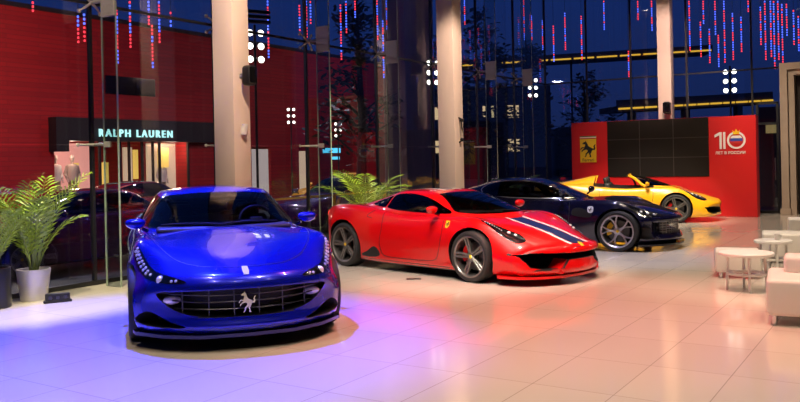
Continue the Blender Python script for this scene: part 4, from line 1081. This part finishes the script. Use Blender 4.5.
# ------------------------------------------------------------------ the street outside
M['red_brick'] = None
def brick_mat():
    m = mat('red_plank_cladding', (.42, .02, .02), .7); nt = m.node_tree; b = nt.nodes['Principled BSDF']
    tc = nt.nodes.new('ShaderNodeTexCoord'); mp = nt.nodes.new('ShaderNodeMapping'); mp.inputs['Rotation'].default_value = (PI / 2, 0, 0)
    br = nt.nodes.new('ShaderNodeTexBrick'); br.inputs['Scale'].default_value = 1; br.inputs['Brick Width'].default_value = 2.4; br.inputs['Row Height'].default_value = .16; br.inputs['Mortar Size'].default_value = .012
    br.inputs['Color1'].default_value = (.33, .005, .009, 1); br.inputs['Color2'].default_value = (.42, .010, .012, 1); br.inputs['Mortar'].default_value = (.24, .008, .01, 1)
    nt.links.new(tc.outputs['Object'], mp.inputs[0]); nt.links.new(mp.outputs[0], br.inputs['Vector']); nt.links.new(br.outputs['Color'], b.inputs['Base Color'])
    return m
M['red_brick'] = brick_mat()
M['awning'] = mat('dark_fascia', (.012, .010, .011), .6)
M['letters'] = mat('lit_letters', (.4, .7, .7), .5, emit=(.45, .95, .9), es=.9)
M['pink'] = mat('lit_pink_display', (.5, .25, .22), .7, emit=(.85, .36, .30), es=.5)
M['gold'] = mat('lit_gold_shelf', (.5, .4, .1), .6, emit=(1., .62, .12), es=.5)
M['dim_gold'] = mat('dim_yellow_glow', (.4, .3, .1), .6, emit=(1., .7, .25), es=.2)
M['cream'] = mat('lit_cream_display', (.5, .4, .3), .6, emit=(1., .72, .45), es=.3)
M['grey_lit'] = mat('lit_grey_display', (.4, .36, .33), .6, emit=(1., .85, .75), es=.22)
M['cyan_lit'] = mat('lit_cyan_sign', (.1, .4, .6), .6, emit=(.1, .6, .9), es=1.)
M['mannequin'] = mat('mannequin_skin', (.5, .42, .36), .5)
M['shirt'] = mat('white_shirt', (.7, .68, .62), .8); M['shirt2'] = mat('striped_shirt', (.5, .45, .38), .8); M['pants'] = mat('khaki_trousers', (.36, .28, .18), .8)
M['darkbld'] = mat('dark_office_wall', (.03, .025, .03), .7, var=.2, vscale=.5)
M['pane_glow'] = mat('reflected_light_pane', (.4, .3, .15), .5, emit=(1., .7, .35), es=.5)
M['bridge'] = mat('bridge_concrete', (.06, .05, .05), .7)
M['amber'] = mat('amber_light_strip', (.6, .4, .1), .5, emit=(1., .55, .04), es=.6)
M['lampface'] = mat('reflected_lamp_face', (.9, .9, .8), .3, emit=(1., .93, .78), es=4.)  # glowing faces of the lamps that stand in for reflections
M['led_red'] = mat('led_red', (.5, .02, .03), .4, emit=(1., .04, .06), es=1.5)
M['led_blue'] = mat('led_blue', (.05, .08, .6), .4, emit=(.08, .14, 1.), es=1.8)
M['wire'] = mat('black_wire', (.01, .01, .012), .5)
M['bark'] = mat('tree_bark', (.02, .015, .012), .9, bump=.4, vscale=20)
M['tree_leaf'] = mat('night_foliage', (.012, .02, .012), .7, var=.4, vscale=3)

# red clad shop building along the street
root = empty('shop_building', FW(0, 16, -.2), ANG, 'long red clad shop building across the street', 'building')
bd = MB(); bd.box(-14, 10.1, 0, 6, 0, 7.35); bd.box(16.4, 20.2, 0, 6, 0, 7.35); bd.box(21.5, 23.6, 0, 6, 0, 7.35); bd.box(20.2, 21.5, 0, 6, 2.6, 7.35); bd.box(20.2, 21.5, 2.2, 6, 0, 2.6); bd.box(24.4, 36, 0, 6, 0, 7.35); bd.box(10.1, 16.4, 0, 6, 2.8, 7.35); bd.box(10.1, 16.4, 2.2, 6, 0, 2.8); bd.box(23.6, 24.4, 0, 6, 2.6, 7.35); bd.box(23.6, 24.4, 2.2, 6, 0, 2.6)
bd.build('facade', M['red_brick'], root, False)
b = MB(); b.box(-14, 36, -.1, .2, 7.35, 7.5); b.build('parapet', M['awning'], root, False)
b = MB(); b.box(12.3, 14.65, -.04, .05, 4.6, 5.3); b.build('upper_window', M['gloss_black'], root, False)
b = MB(); b.box(9.9, 18.0, -.45, 0, 2.78, 3.62); b.box(9.9, 10.4, -.45, 0, 2.4, 2.8); aw = b.build('fascia', M['awning'], root, False)
text_mesh('lettering', 'RALPH LAUREN', .40, M['letters'], aw, Matrix.Translation((13.35, -.5, 3.07)) @ Matrix.Rotation(PI / 2, 4, 'X'), .06, bold=.004, sx=.95, sp=1.4)
b = MB(); b.box(10.15, 12.75, 1.4, 1.5, .3, 2.75); b.build('display_wall', M['pink'], root, False)
b = MB(); b.box(10.1, 11.7, -.05, 1.45, .1, .5); b.build('display_plinth', M['cream'], root, False)
for x0, x1, z0, z1, mm in ((11.75, 11.95, .3, 2.0, 'gold'), (13.05, 13.3, .3, 2.0, 'gold'), (14.05, 14.45, .3, 2.6, 'cream'), (14.55, 14.75, 1.3, 2.5, 'gold')):
    b = MB(); b.box(x0, x1, 1.2, 1.3, z0, z1); b.build('lit_shelf', M[mm], root, False)
b = MB(); b.box(14.9, 16.38, .8, .9, .3, 2.75); b.build('display_wall', M['cream'], root, False)
b = MB()
for x in (11.66, 11.98, 12.9, 13.32, 13.95, 14.48, 14.82, 16.34): b.box(x, x + .07, -.02, .08, 0, 2.8)
b.build('shop_window_frame', M['awning'], root, False)
b = MB(); b.box(15.2, 15.75, .5, .55, 1.75, 2.55); b.build('hanging_sign', M['gold'], root, False)
b = MB(); b.box(20.25, 21.45, .1, .2, .3, 2.5); b.build('display_wall', M['grey_lit'], root, False)
b = MB(); b.box(23.65, 24.35, .1, .2, .3, 2.4); b.build('display_wall', M['cream'], root, False)
b = MB(); b.box(25.5, 26.9, -.12, -.02, 2.3, 2.55); b.box(26.2, 26.8, -.12, -.02, 1.95, 2.1); b.build('lit_sign', M['cyan_lit'], root, False)

def mannequin(t, o, z, rz, label, sm):
    r = empty('mannequin', FW(t, o, z), ANG + rz, label, 'mannequin', 'mannequins in the shop windows')
    b = MB()
    b.lathe([(0, 1.80), (.05, 1.79), (.085, 1.72), (.085, 1.64), (.06, 1.56), (.05, 1.52), (.055, 1.47), (.16, 1.42), (.2, 1.36), (.18, 1.15), (.15, 1.0), (.17, .9), (.16, .82), (0, .8)], 16)
    b.v = [(p[0], p[1] * .7, p[2]) for p in b.v]
    for s_ in (-1, 1):
        b.tube([(s_ * .09, 0, .88), (s_ * .10, -.02, .48), (s_ * .11, 0, .06)], [.085, .06, .04], 10); b.rbox(s_ * .11 - .04, s_ * .11 + .04, -.17, .05, 0, .07, .02)
        b.tube([(s_ * .19, 0, 1.38), (s_ * .26, .03, 1.1), (s_ * .22, -.1, .86), (s_ * .21, -.14, .78)], [.05, .042, .032, .03], 8)
    b.build('figure', M['mannequin'], r)
    c = MB(); c.lathe([(.07, 1.46), (.18, 1.43), (.225, 1.36), (.205, 1.15), (.19, 1.0), (.2, .84)], 16); c.v = [(p[0], p[1] * .75, p[2]) for p in c.v]
    for s_ in (-1, 1): c.tube([(s_ * .18, 0, 1.39), (s_ * .27, .03, 1.1), (s_ * .235, -.06, .95)], [.068, .06, .055], 10)
    c.build('shirt', sm, r)
    c = MB()
    for s_ in (-1, 1): c.tube([(s_ * .085, 0, .92), (s_ * .10, -.02, .48), (s_ * .11, 0, .09)], [.11, .082, .07], 10)
    c.build('trousers', M['pants'], r)
mannequin(10.56, 16.6, .30, .2, 'mannequin in a white shirt in the left shop window', M['shirt'])
mannequin(11.24, 16.6, .30, -.2, 'mannequin in a patterned top beside the white-shirted one', M['shirt2'])
mannequin(15.55, 16.7, .1, .1, 'mannequin in the right-hand shop window under the gold sign', M['shirt'])

# parked cars in the street
def sedan_spec(paint):
    return dict(wb=2.8, xf=2.35, xr=-2.35, w0f=1.2, w0r=-1.3, nA=.35, tA=.3, leanF=[(.1, .08), (.4, .0), (.6, .02), (.8, .1)], leanR=[(.1, .08), (.5, .0), (.9, .08)],
        zc=[(-2.35, .98), (-1.6, 1.03), (.8, .98), (1.4, .93), (2.35, .78)], zs=[(-2.35, .94), (-1.4, .99), (.6, .94), (1.5, .9), (2.35, .74)], ys=[(-2.35, .72), (-1., .83), (1.2, .82), (2.35, .68)],
        yw=[(-2.35, .85), (-1.4, .92), (1.4, .92), (2.35, .84)], zw=[(-2.35, .6), (2.35, .52)], yb=[(-2.35, .78), (0, .86), (2.35, .8)], zb=[(-2.35, .22), (0, .17), (2.35, .2)],
        R=.335, Rr=.22, raF=.37, raR=.37, WF=.22, WR=.22, trF=.9, trR=.9, style='five', mir=(.7, .98, 1.05), stalk=(0, .12, .06), zblack=.2, cabin=(-1.6, .9, .7), paint=paint, rim=M['titan'], cal=M['disc'],
        gh=dict(z0=.85, prof=[(1.3, .85), (1.0, .98), (.3, 1.33), (0, 1.41), (-.5, 1.44), (-1.1, 1.38), (-1.8, 1.06), (-2.1, .85)], gw=[(.85, .84), (1., .79), (1.2, .69), (1.36, .6), (1.4, .55)], taper=[(-2.1, .88), (-.5, 1), (1.2, .94)], n=3.2,
                windshield=smooth_poly(sym([(0, 1.02), (.6, 1.03), (.68, 1.06), (.56, 1.33), (.5, 1.36), (0, 1.38)]), 2), wsx=.05, sides=[smooth_poly([(.85, 1.02), (.3, 1.27), (-.1, 1.36), (-.7, 1.37), (-1.2, 1.27), (-1.55, 1.07), (-.5, 1.02)], 2)], glass=M['car_glass_dark']))
def parked(paint, t, o, flip, label):
    r = empty('parked_car', label=label, cat='car', group='cars parked in the street')
    body, bb, gb = make_car(sedan_spec(paint), r)
    for s_ in (1, -1):
        pl = [(s_ * .45, .70), (s_ * .80, .70), (s_ * .82, .84), (s_ * .5, .84)]
        b = MB(); b.rbox(-2.36, -2.24, .45, .72, .74, .88, .02); b.v = [(p[0], p[1] * s_, p[2]) for p in b.v]; b.build('tail_light', M['taillight'], r)
        patch('headlight', [(s_ * .48, .60), (s_ * .74, .62), (s_ * .76, .70), (s_ * .5, .68)], 'yz', bb, M['lens'], r, 1, .006, .06)
    b = MB(); b.box(-2.37, -2.33, -.26, .26, .62, .73); b.build('number_plate', M['white_paint'], r, False)
    p = FW(t, o, -.2); r.location = p; r.rotation_euler = (0, 0, ANG + (PI if flip else 0))
    return r
parked(M['purple_paint'], 1.9, 3.6, True, 'dark plum parked saloon seen through the glass behind the left palm')
parked(M['maroon_paint'], 7.6, 8.2, False, 'dark red parked car outside beyond the left glass fin')
parked(M['yellow_paint'], 16.2, 7.8, True, 'yellow parked car outside behind the palm and red car')
parked(M['purple_paint'], 10.6, 3.8, True, 'dark parked car outside between the two nearer columns')

b = MB(); b.rbox(15.35, 17.29, 4.5, 5.4, -.2, 9, .03, 1); o = b.build('reflection_pillar', mat('reflection_brown', (.32, .22, .19), .8, var=.15, vscale=2), None, False); o.matrix_world = TF; tag(o, 'tall brown pillar standing in for a glass reflection, just left of the middle white column', 'pillar')  # solid pillar added in place of a brown reflection in the glass
r = empty('yellow_glow_box', WG(5.4, 6., -.2), WANG, 'added dark box with a yellow glow seen through the doorway right of the red panel', 'glow box')  # box added to carry a yellow glow of unknown source
b = MB(); b.box(-.2, 1.6, .1, 2, 0, 3.4); b.build('wall', M['darkbld'], r, False)
b = MB(); b.box(.1, .42, .04, .12, 2.5, 2.78); b.build('window', M['dim_gold'], r, False)  # glowing patch for the yellow bright spot
# yellow railing strip outside
b = MB(); b.box(5.2, 9.6, 1.5, 1.56, .86, .9); 
for t in (5.3, 7.4, 9.5): b.box(t - .03, t + .03, 1.5, 1.56, -.2, .88)
o = b.build('street_barrier', M['yellow_paint'], None, False); o.matrix_world = TF; tag(o, 'low yellow street barrier outside between the blue and red cars', 'barrier')

# LED light strings hanging outside in front of the sky
def led_string(T, x, y, z1, z0, label, group):
    b = MB(); b.cur = 0; b.tube([(0, 0, 0), (0, 0, z1 - z0), (0, 0, 9. - z0)], .006, 5)
    z = z0; k = random.randint(0, 1); rnd = random.Random(int(x * 1000 + z0 * 77))
    b2 = MB(); n = max(3, int((z1 - z0) / .075)); run = rnd.randint(2, 4); cur = 1 if rnd.random() < .6 else 2
    for i in range(n):
        if run <= 0: cur = 3 - cur; run = rnd.randint(1, 5)
        run -= 1; b.cur = cur; zz = i * (z1 - z0) / n
        b.lathe([(0, zz), (.02, zz + .008), (.02, zz + .045), (0, zz + .053)], 6)
    p = T @ Vector((x, y, z0))
    o = b.build('light_string', [M['wire'], M['led_red'], M['led_blue']], None, True, 40); o.location = p
    tag(o, label, 'light string', group)
LS = [(1.6, 4.75, 4.53), (2.55, 4.63, 4.06), (2.69, 4.69, 4.1), (3.46, 4.89, 3.74), (3.79, 5.1, 4.1), (4.28, 5.18, 4.64), (4.36, 4.68, 3.73), (4.56, 5.22, 4.29), (4.88, 5.05, 4.68), (8.05, 5.78, 4.3), (9.3, 5.86, 5.06), (9.59, 6.02, 4.99), (9.77, 6.04, 5.39), (11.13, 6.15, 4.54), (11.4, 6.3, 5.34), (11.85, 6.37, 5.84), (13.01, 6.56, 5.33), (13.3, 5.99, 4.19), (13.52, 6.64, 5.7), (18.73, 7.46, 6.54), (24.09, 8.31, 6.6), (24.89, 7.78, 6.7), (26.09, 7.73, 6.39)]
RS = [(-1.07, 6.38, 5.05), (-0.63, 6.79, 5.44), (-0.03, 6.61, 5.03), (0.79, 7.04, 6.0), (1.96, 6.89, 6.22), (2.42, 6.84, 5.8), (1.61, 5.23, 4.31), (3.63, 6.68, 5.02), (3.97, 5.96, 4.79), (4.07, 6.63, 5.85), (4.24, 5.7, 4.57), (4.43, 6.58, 5.46), (4.51, 5.48, 4.42), (4.7, 6.55, 4.54), (4.95, 6.13, 4.61), (5.2, 5.98, 4.84), (5.42, 6.46, 6.08), (5.47, 5.76, 4.72), (5.77, 6.23, 5.01), (5.9, 6.4, 4.53), (6.06, 6.38, 4.61), (6.15, 6.36, 4.23), (6.27, 6.35, 4.5), (6.38, 6.24, 4.4), (6.51, 6.23, 5.22), (6.7, 6.02, 4.92), (6.83, 5.82, 4.72)]
for t, a1, a0 in LS:
    lb = ('red and blue light string hanging left of the nearest white column' if t < 6 else 'red and blue light string hanging between the nearest and middle white columns' if t < 15 else 'red and blue light string hanging just right of the middle white column')
    led_string(TF, t, 4., a1, a0, lb, 'light strings' + lb[26:])
for s_, a1, a0 in RS:
    lb = ('red and blue light string hanging in the sky left of the far column' if s_ < 3 else 'red and blue light string hanging above the anniversary logo, right of the far column' if s_ < 5.6 else 'red and blue light string in the dense bunch over the dark doorway')
    led_string(TW, s_, 3.5, a1, a0, lb, 'light strings' + lb[26:])

# masts added outside in place of room lamps reflected in the glass
def reflected_lamps(T, x, y, zc, lab, bars=False, s_=1., ang=0.):
    r = empty('reflected_lamp_mast', T @ Vector((x, y, -.2)), ang, lab, 'lamp reflection', 'stand-in masts for lamps reflected in the glass')
    b = MB(); b.tube([(0, 0, 0), (0, 0, zc + .2 + .5 * s_)], .03, 8)
    for dz in (-.29, 0, .29): b.tube([(-.13, 0, zc + .2 + dz), (.13, 0, zc + .2 + dz)], .016, 6)
    b.build('post', M['black'], r)
    for dz in (-.29, 0, .29):
        for dx in (-.125, .125):
            T2 = Matrix.Translation((dx, -.04, zc + .2 + dz)) @ Matrix.Scale(.68 * s_, 4)
            h = MB(); h.lathe([(0, .12), (.06, .11), (.12, 0), (.125, -.03), (.115, -.03), (.11, 0), (0, .02)], 20, 'y', T2); lamp = h.build('lamp_housing', M['black'], r)
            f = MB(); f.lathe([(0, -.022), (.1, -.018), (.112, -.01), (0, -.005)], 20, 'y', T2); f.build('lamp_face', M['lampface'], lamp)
    if bars:
        for dz in (.55, .66, .77):
            q = MB(); q.rbox(-.36, .36, -.05, .05, zc + .2 + dz - .035, zc + .2 + dz + .035, .01, 1); q.build('louvre_bar', M['black'], r)
reflected_lamps(TF, 5.92, 2.5, 4.22, 'stand-in mast for six reflected lamps with louvre bars right of the nearest white column', True, .95, ANG - .5)
reflected_lamps(TF, 13.67, 2.5, 4.26, 'stand-in mast for six reflected lamps just left of the middle white column', False, .95, ANG - .6)
reflected_lamps(TF, 21.3, 2.5, 4.3, 'stand-in mast for six reflected lamps above the roof of the navy coupe', False, .9, ANG - .8)
reflected_lamps(TW, 4.93, 3., 3.9, 'stand-in mast for six reflected lamps above the anniversary logo', False, .95, WANG)

reflected_lamps(TF, 20.68, 14, 3.75, 'small stand-in mast for six reflected lamps before the red building, left of the cyan sign', False, .8, ANG - .6)
reflected_lamps(TF, 24.2, 14, 3.19, 'small stand-in mast for six reflected lamps above the cyan sign', False, .8, ANG - .6)
# elevated roads with amber edge lights
def road(name, x0, y0, x1, y1, z0, z1, lab, n, th=.5, ls=.15, pr=.4):
    r = empty(name, (x0, y0, -.2), 0, lab, 'bridge')
    v = Vector((x1 - x0, y1 - y0, 0)); L = v.length; T = Matrix.Rotation(math.atan2(v.y, v.x), 4, 'Z') @ Matrix.Rotation(-math.atan2(z1 - z0, L), 4, 'Y')
    Z = z0 + .2
    d = MB(); d.box(0, L, 0, 4, Z, Z + th, T); d.box(0, L, 0, .2, Z + th, Z + th + .5, T); d.build('deck', M['bridge'], r, False)
    for k in range(3):
        x = L * (.15 + .35 * k); q = MB(); p0 = T @ Vector((x, 2, Z)); q.tube([(p0.x, p0.y, 0), (p0.x, p0.y, p0.z + .05)], pr, 12); q.build('pier', M['bridge'], r)
    q = MB(); st_ = L / n
    for k in range(n): q.box(k * st_ + .06 * st_, (k + 1) * st_ - .06 * st_, -.12, -.02, Z + th * .35, Z + th * .35 + ls, T)
    q.build('edge_light', M['amber'], r, False)
road('elevated_road', 18.8, 68, 33.0, 70, 5.35, 5.95, 'elevated road with a dashed amber light strip just above the red panel', 12)
road('elevated_road', 5.0, 94, 35.8, 90, 12.3, 13.1, 'higher elevated road with amber edge light left of the far column', 12, .3, .16, .12)
# dark office block behind the trees
r = empty('office_block', (2.5, 72, -.2), math.radians(-6), 'dark office block with a few panes glowing for reflected room lights beyond the trees', 'building')
b = MB(); b.box(-7, 11, 0, 10, 0, 8.2); b.box(12, 32, 4, 12, 0, 4.6); b.build('wall', M['darkbld'], r, False)
rnd = random.Random(5)
for x in np.arange(-6, 10, 2.2):
    for z in (2.4, 5.4):
        if rnd.random() < .5:
            q = MB(); q.box(x, x + 1., -.06, .02, z, z + 1.1); q.build('window', M['pane_glow'], r, False)  # glowing panes stand in for room lights reflected in the glass

# street trees
def tree(x, y, H, label, seed, cr=1.6, n=900, conifer=False):
    rnd = random.Random(seed); r = empty('street_tree', (x, y, -.2), 0, label, 'tree', 'dark trees in the street')
    t = MB(); t.tube([(0, 0, 0), (.1, .05, H * .4), (.0, .1, H * .95)], [.2, .13, .03], 8); br = []
    for i in range(26):
        z = H * rnd.uniform(.25, .9); a = rnd.uniform(0, 2 * PI); L = cr * (1.15 - z / H) * (1.2 if conifer else 1.5)
        e = Vector((math.cos(a) * L, math.sin(a) * L, z + L * (.1 if conifer else .7))); t.tube([(0, 0, z), tuple(e * .5 + Vector((0, 0, z * .5 + .1))), tuple(e)], [.05, .03, .01], 5); br.append((Vector((0, 0, z)), e))
    t.build('trunk', M['bark'], r)
    f = MB()
    for i in range(n):
        p0, e = rnd.choice(br); q = p0.lerp(e, rnd.uniform(.3, 1.05)) + Vector((rnd.gauss(0, .22), rnd.gauss(0, .22), rnd.gauss(0, .2))); a = rnd.uniform(0, 6.28); s_ = rnd.uniform(.08, .2)
        u = Vector((math.cos(a), math.sin(a), rnd.uniform(-.6, .6))) * s_; w = Vector((-math.sin(a), math.cos(a), rnd.uniform(-.6, .6))) * s_ * .5
        f.add([q - u, q + w, q + u, q - w], [(0, 1, 2, 3)])
    f.build('crown', M['tree_leaf'], r, False, recalc=False)
tree(-1.29, 25.57, 7.4, 'dark leafy tree outside left of the middle white column', 1, 1.0)
tree(1.6, 30.5, 7.0, 'dark tree outside behind the middle white column', 2, 1.4)
tree(3.6, 33., 8.6, 'tall dark tree outside above the roof of the navy coupe', 3, 1.4, 1000, True)
tree(6.1, 38., 8., 'dark tree outside left of the red panel', 4, 1.7, 1100, True)
tree(10.2, 44., 6.6, 'smaller dark tree outside beyond the glass corner', 5, 1.6)

# ------------------------------------------------------------------ light, sky, camera
def area(name, loc, tgt, size, power, col, size_y=None):
    l = bpy.data.lights.new(name, 'AREA'); l.energy = power; l.color = col; l.size = size
    if size_y: l.shape = 'RECTANGLE'; l.size_y = size_y
    o = bpy.data.objects.new(name, l); COL.objects.link(o); o.location = loc
    o.rotation_euler = (Vector(tgt) - Vector(loc)).to_track_quat('-Z', 'Y').to_euler(); return o
def spot(name, loc, tgt, power, col, deg, blend=.4, rad=.08):
    l = bpy.data.lights.new(name, 'SPOT'); l.energy = power; l.color = col; l.spot_size = math.radians(deg); l.spot_blend = blend; l.shadow_soft_size = rad
    o = bpy.data.objects.new(name, l); COL.objects.link(o); o.location = loc
    o.rotation_euler = (Vector(tgt) - Vector(loc)).to_track_quat('-Z', 'Y').to_euler(); return o
WARM = (1., .80, .58)
# ceiling down lights: small lamps in black cans over the floor
M['can_lamp'] = mat('downlight_lamp', (.9, .85, .75), .4, emit=(1., .82, .6), es=60.)
CAN = [(-2.6, 3.2), (.2, 2.6), (3.0, 4.2), (6., 6.4), (-3.2, 6.6), (.6, 6.2), (3.4, 8.2), (6.6, 11.), (3.6, 12.4), (7.8, 15.6), (5.6, 17.4), (8.8, 18.)]
for i, (x, y) in enumerate(CAN):
    r = empty('ceiling_downlight', (x, y, 7.6), 0, 'black ceiling downlight above the showroom floor', 'lamp', 'downlights on the ceiling')
    b = MB(); b.lathe([(0, 0), (.09, 0), (.09, -.34), (.08, -.34), (.08, -.28), (0, -.28)], 20); b.build('can', M['black'], r)
    b = MB(); b.lathe([(0, -.30), (.075, -.30), (.075, -.29), (0, -.29)], 16); b.build('lamp', M['can_lamp'], r)
    spot('downlight_beam', (x, y, 7.2), (x, y, 0), 390, WARM, 85, .8, .1)
r = empty('pendant_spotlight', (5.9, 22.2, 7.6), 0, 'black cylindrical spotlight hanging at the top centre of the glass', 'lamp')
b = MB(); b.tube([(0, 0, 0), (0, 0, -.9)], .02, 8); b.build('rod', M['black'], r)
b = MB(); b.lathe([(0, -.85), (.13, -.85), (.13, -1.4), (.11, -1.4), (.11, -1.34), (0, -1.34)], 20); b.build('can', M['black'], r)
b = MB(); b.lathe([(0, -1.37), (.105, -1.37), (.105, -1.35), (0, -1.35)], 16); b.build('lamp', M['can_lamp'], r)

spot('blue_stage_spot', (-3.0, 9.6, 7.0), (-2.5, 7.7, 0), 6500, (.03, .045, 1.), 50, .6, .12)
spot('red_stage_spot', (2.2, 9.2, 7.2), (1.6, 8.6, 0), 1500, (1., .2, .16), 58, .8, .15)
spot('portal_spot', (7.5, 17.5, 7.2), WG(6.9, -.6, 2.), 600, WARM, 36, .7, .1)
spot('fin_spot', (-4.4, 7.0, 6.4), FW(-.15, -.42, 3.9), 420, (1., .78, .55), 22, .6, .1)  # unseen spot added to brighten the plates on the first fin
spot('lounge_spot', (3.6, 8.0, 7.2), (4.9, 10.6, .3), 700, WARM, 44, .7, .1)  # unseen spot added to brighten the white seats
spot('cool_stage_spot', (3.4, 12.8, 7.2), (3.6, 13.2, 0), 900, (.5, .55, 1.), 34, .8, .12)
spot('car_spot', (.2, 8.2, 7.2), (.9, 11.6, .6), 1500, (1., .84, .7), 36, .6, .12)
spot('car_spot', (-1.2, 5.6, 7.0), (.5, 11.4, .5), 1300, (1., .86, .74), 34, .6, .12)  # unseen spot added from the camera side to brighten the red flank
spot('car_spot', (4.2, 14.8, 7.2), (5.8, 19.9, .6), 2300, (1., .86, .66), 34, .6, .12)
spot('panel_spot', (3.8, 15.5, 7.2), (7.6, 21.3, 1.4), 700, (1., .8, .62), 46, .6, .12)
spot('column_spot', (-1.4, 8.6, 6.8), FW(1.7, -.9, 2.8), 1250, (1., .72, .5), 40, .6, .12)
spot('column_spot', (2.6, 14., 6.8), FW(8.7, -.9, 3.0), 1350, (1., .72, .55), 36, .6, .12)
spot('column_spot', (6.0, 17., 6.8), WG(3.9, -.9, 4.), 1100, (1., .66, .56), 36, .6, .12)
spot('palm_spot', (-3.4, 8.2, 5.8), (-4.7, 9.8, .9), 1900, (1., .9, .55), 44, .6, .1)
spot('palm_spot', (.4, 13.9, 5.8), (-.5, 15.2, 1.2), 1500, (1., .9, .5), 40, .6, .1)
# washes added on the red building, shop window lamps, fill over parked cars
area('street_wash', FW(4, 9, 6.5), FW(5, 16, 3.5), 9, 420, (1., .5, .42), 1.)
area('street_wash', FW(24, 9, 6.5), FW(24, 16, 3.0), 9, 80, (1., .6, .5), 1.)
for t in (10.9, 15.6):
    l = bpy.data.lights.new('shop_window_lamp', 'POINT'); l.energy = 30; l.color = (1., .7, .5); l.shadow_soft_size = .2
    o = bpy.data.objects.new('shop_window_lamp', l); COL.objects.link(o); o.location = FW(t, 16.2, 2.4)

for t, o_ in ((2.2, 5.2), (9., 6.), (16., 8.4)):
    area('street_fill_light', FW(t, o_, 5.4), FW(t, o_, 0), .5, 130, (.9, .8, 1.))  # unseen fill added to make the parked cars visible
wd = bpy.data.worlds.new('dusk'); sc.world = wd; wd.use_nodes = True; nt = wd.node_tree; bg = nt.nodes['Background']
tc = nt.nodes.new('ShaderNodeTexCoord'); sx = nt.nodes.new('ShaderNodeSeparateXYZ'); cr = nt.nodes.new('ShaderNodeValToRGB')
cr.color_ramp.elements[0].position = .0; cr.color_ramp.elements[0].color = (.010, .020, .085, 1)
cr.color_ramp.elements[1].position = .35; cr.color_ramp.elements[1].color = (.008, .032, .19, 1)
nt.links.new(tc.outputs['Generated'], sx.inputs[0]); nt.links.new(sx.outputs[2], cr.inputs[0]); nt.links.new(cr.outputs[0], bg.inputs[0]); bg.inputs[1].default_value = .6

cam = bpy.data.cameras.new('camera'); cam.sensor_width = 36; cam.lens = 36.; cam.shift_y = -41 / 800; cam.clip_end = 400
co = bpy.data.objects.new('camera', cam); COL.objects.link(co); co.location = (0, 0, 1.65); co.rotation_euler = (PI / 2, .021, 0)
sc.camera = co
sc.view_settings.view_transform = 'Standard'; sc.view_settings.look = 'None'; sc.view_settings.gamma = 1; sc.view_settings.exposure = .68
sc.view_settings.use_curve_mapping = False
sc.cycles.use_denoising = True
sc.cycles.max_bounces = 8; sc.cycles.transparent_max_bounces = 24; sc.cycles.sample_clamp_indirect = 4; sc.cycles.caustics_reflective = False; sc.cycles.caustics_refractive = False
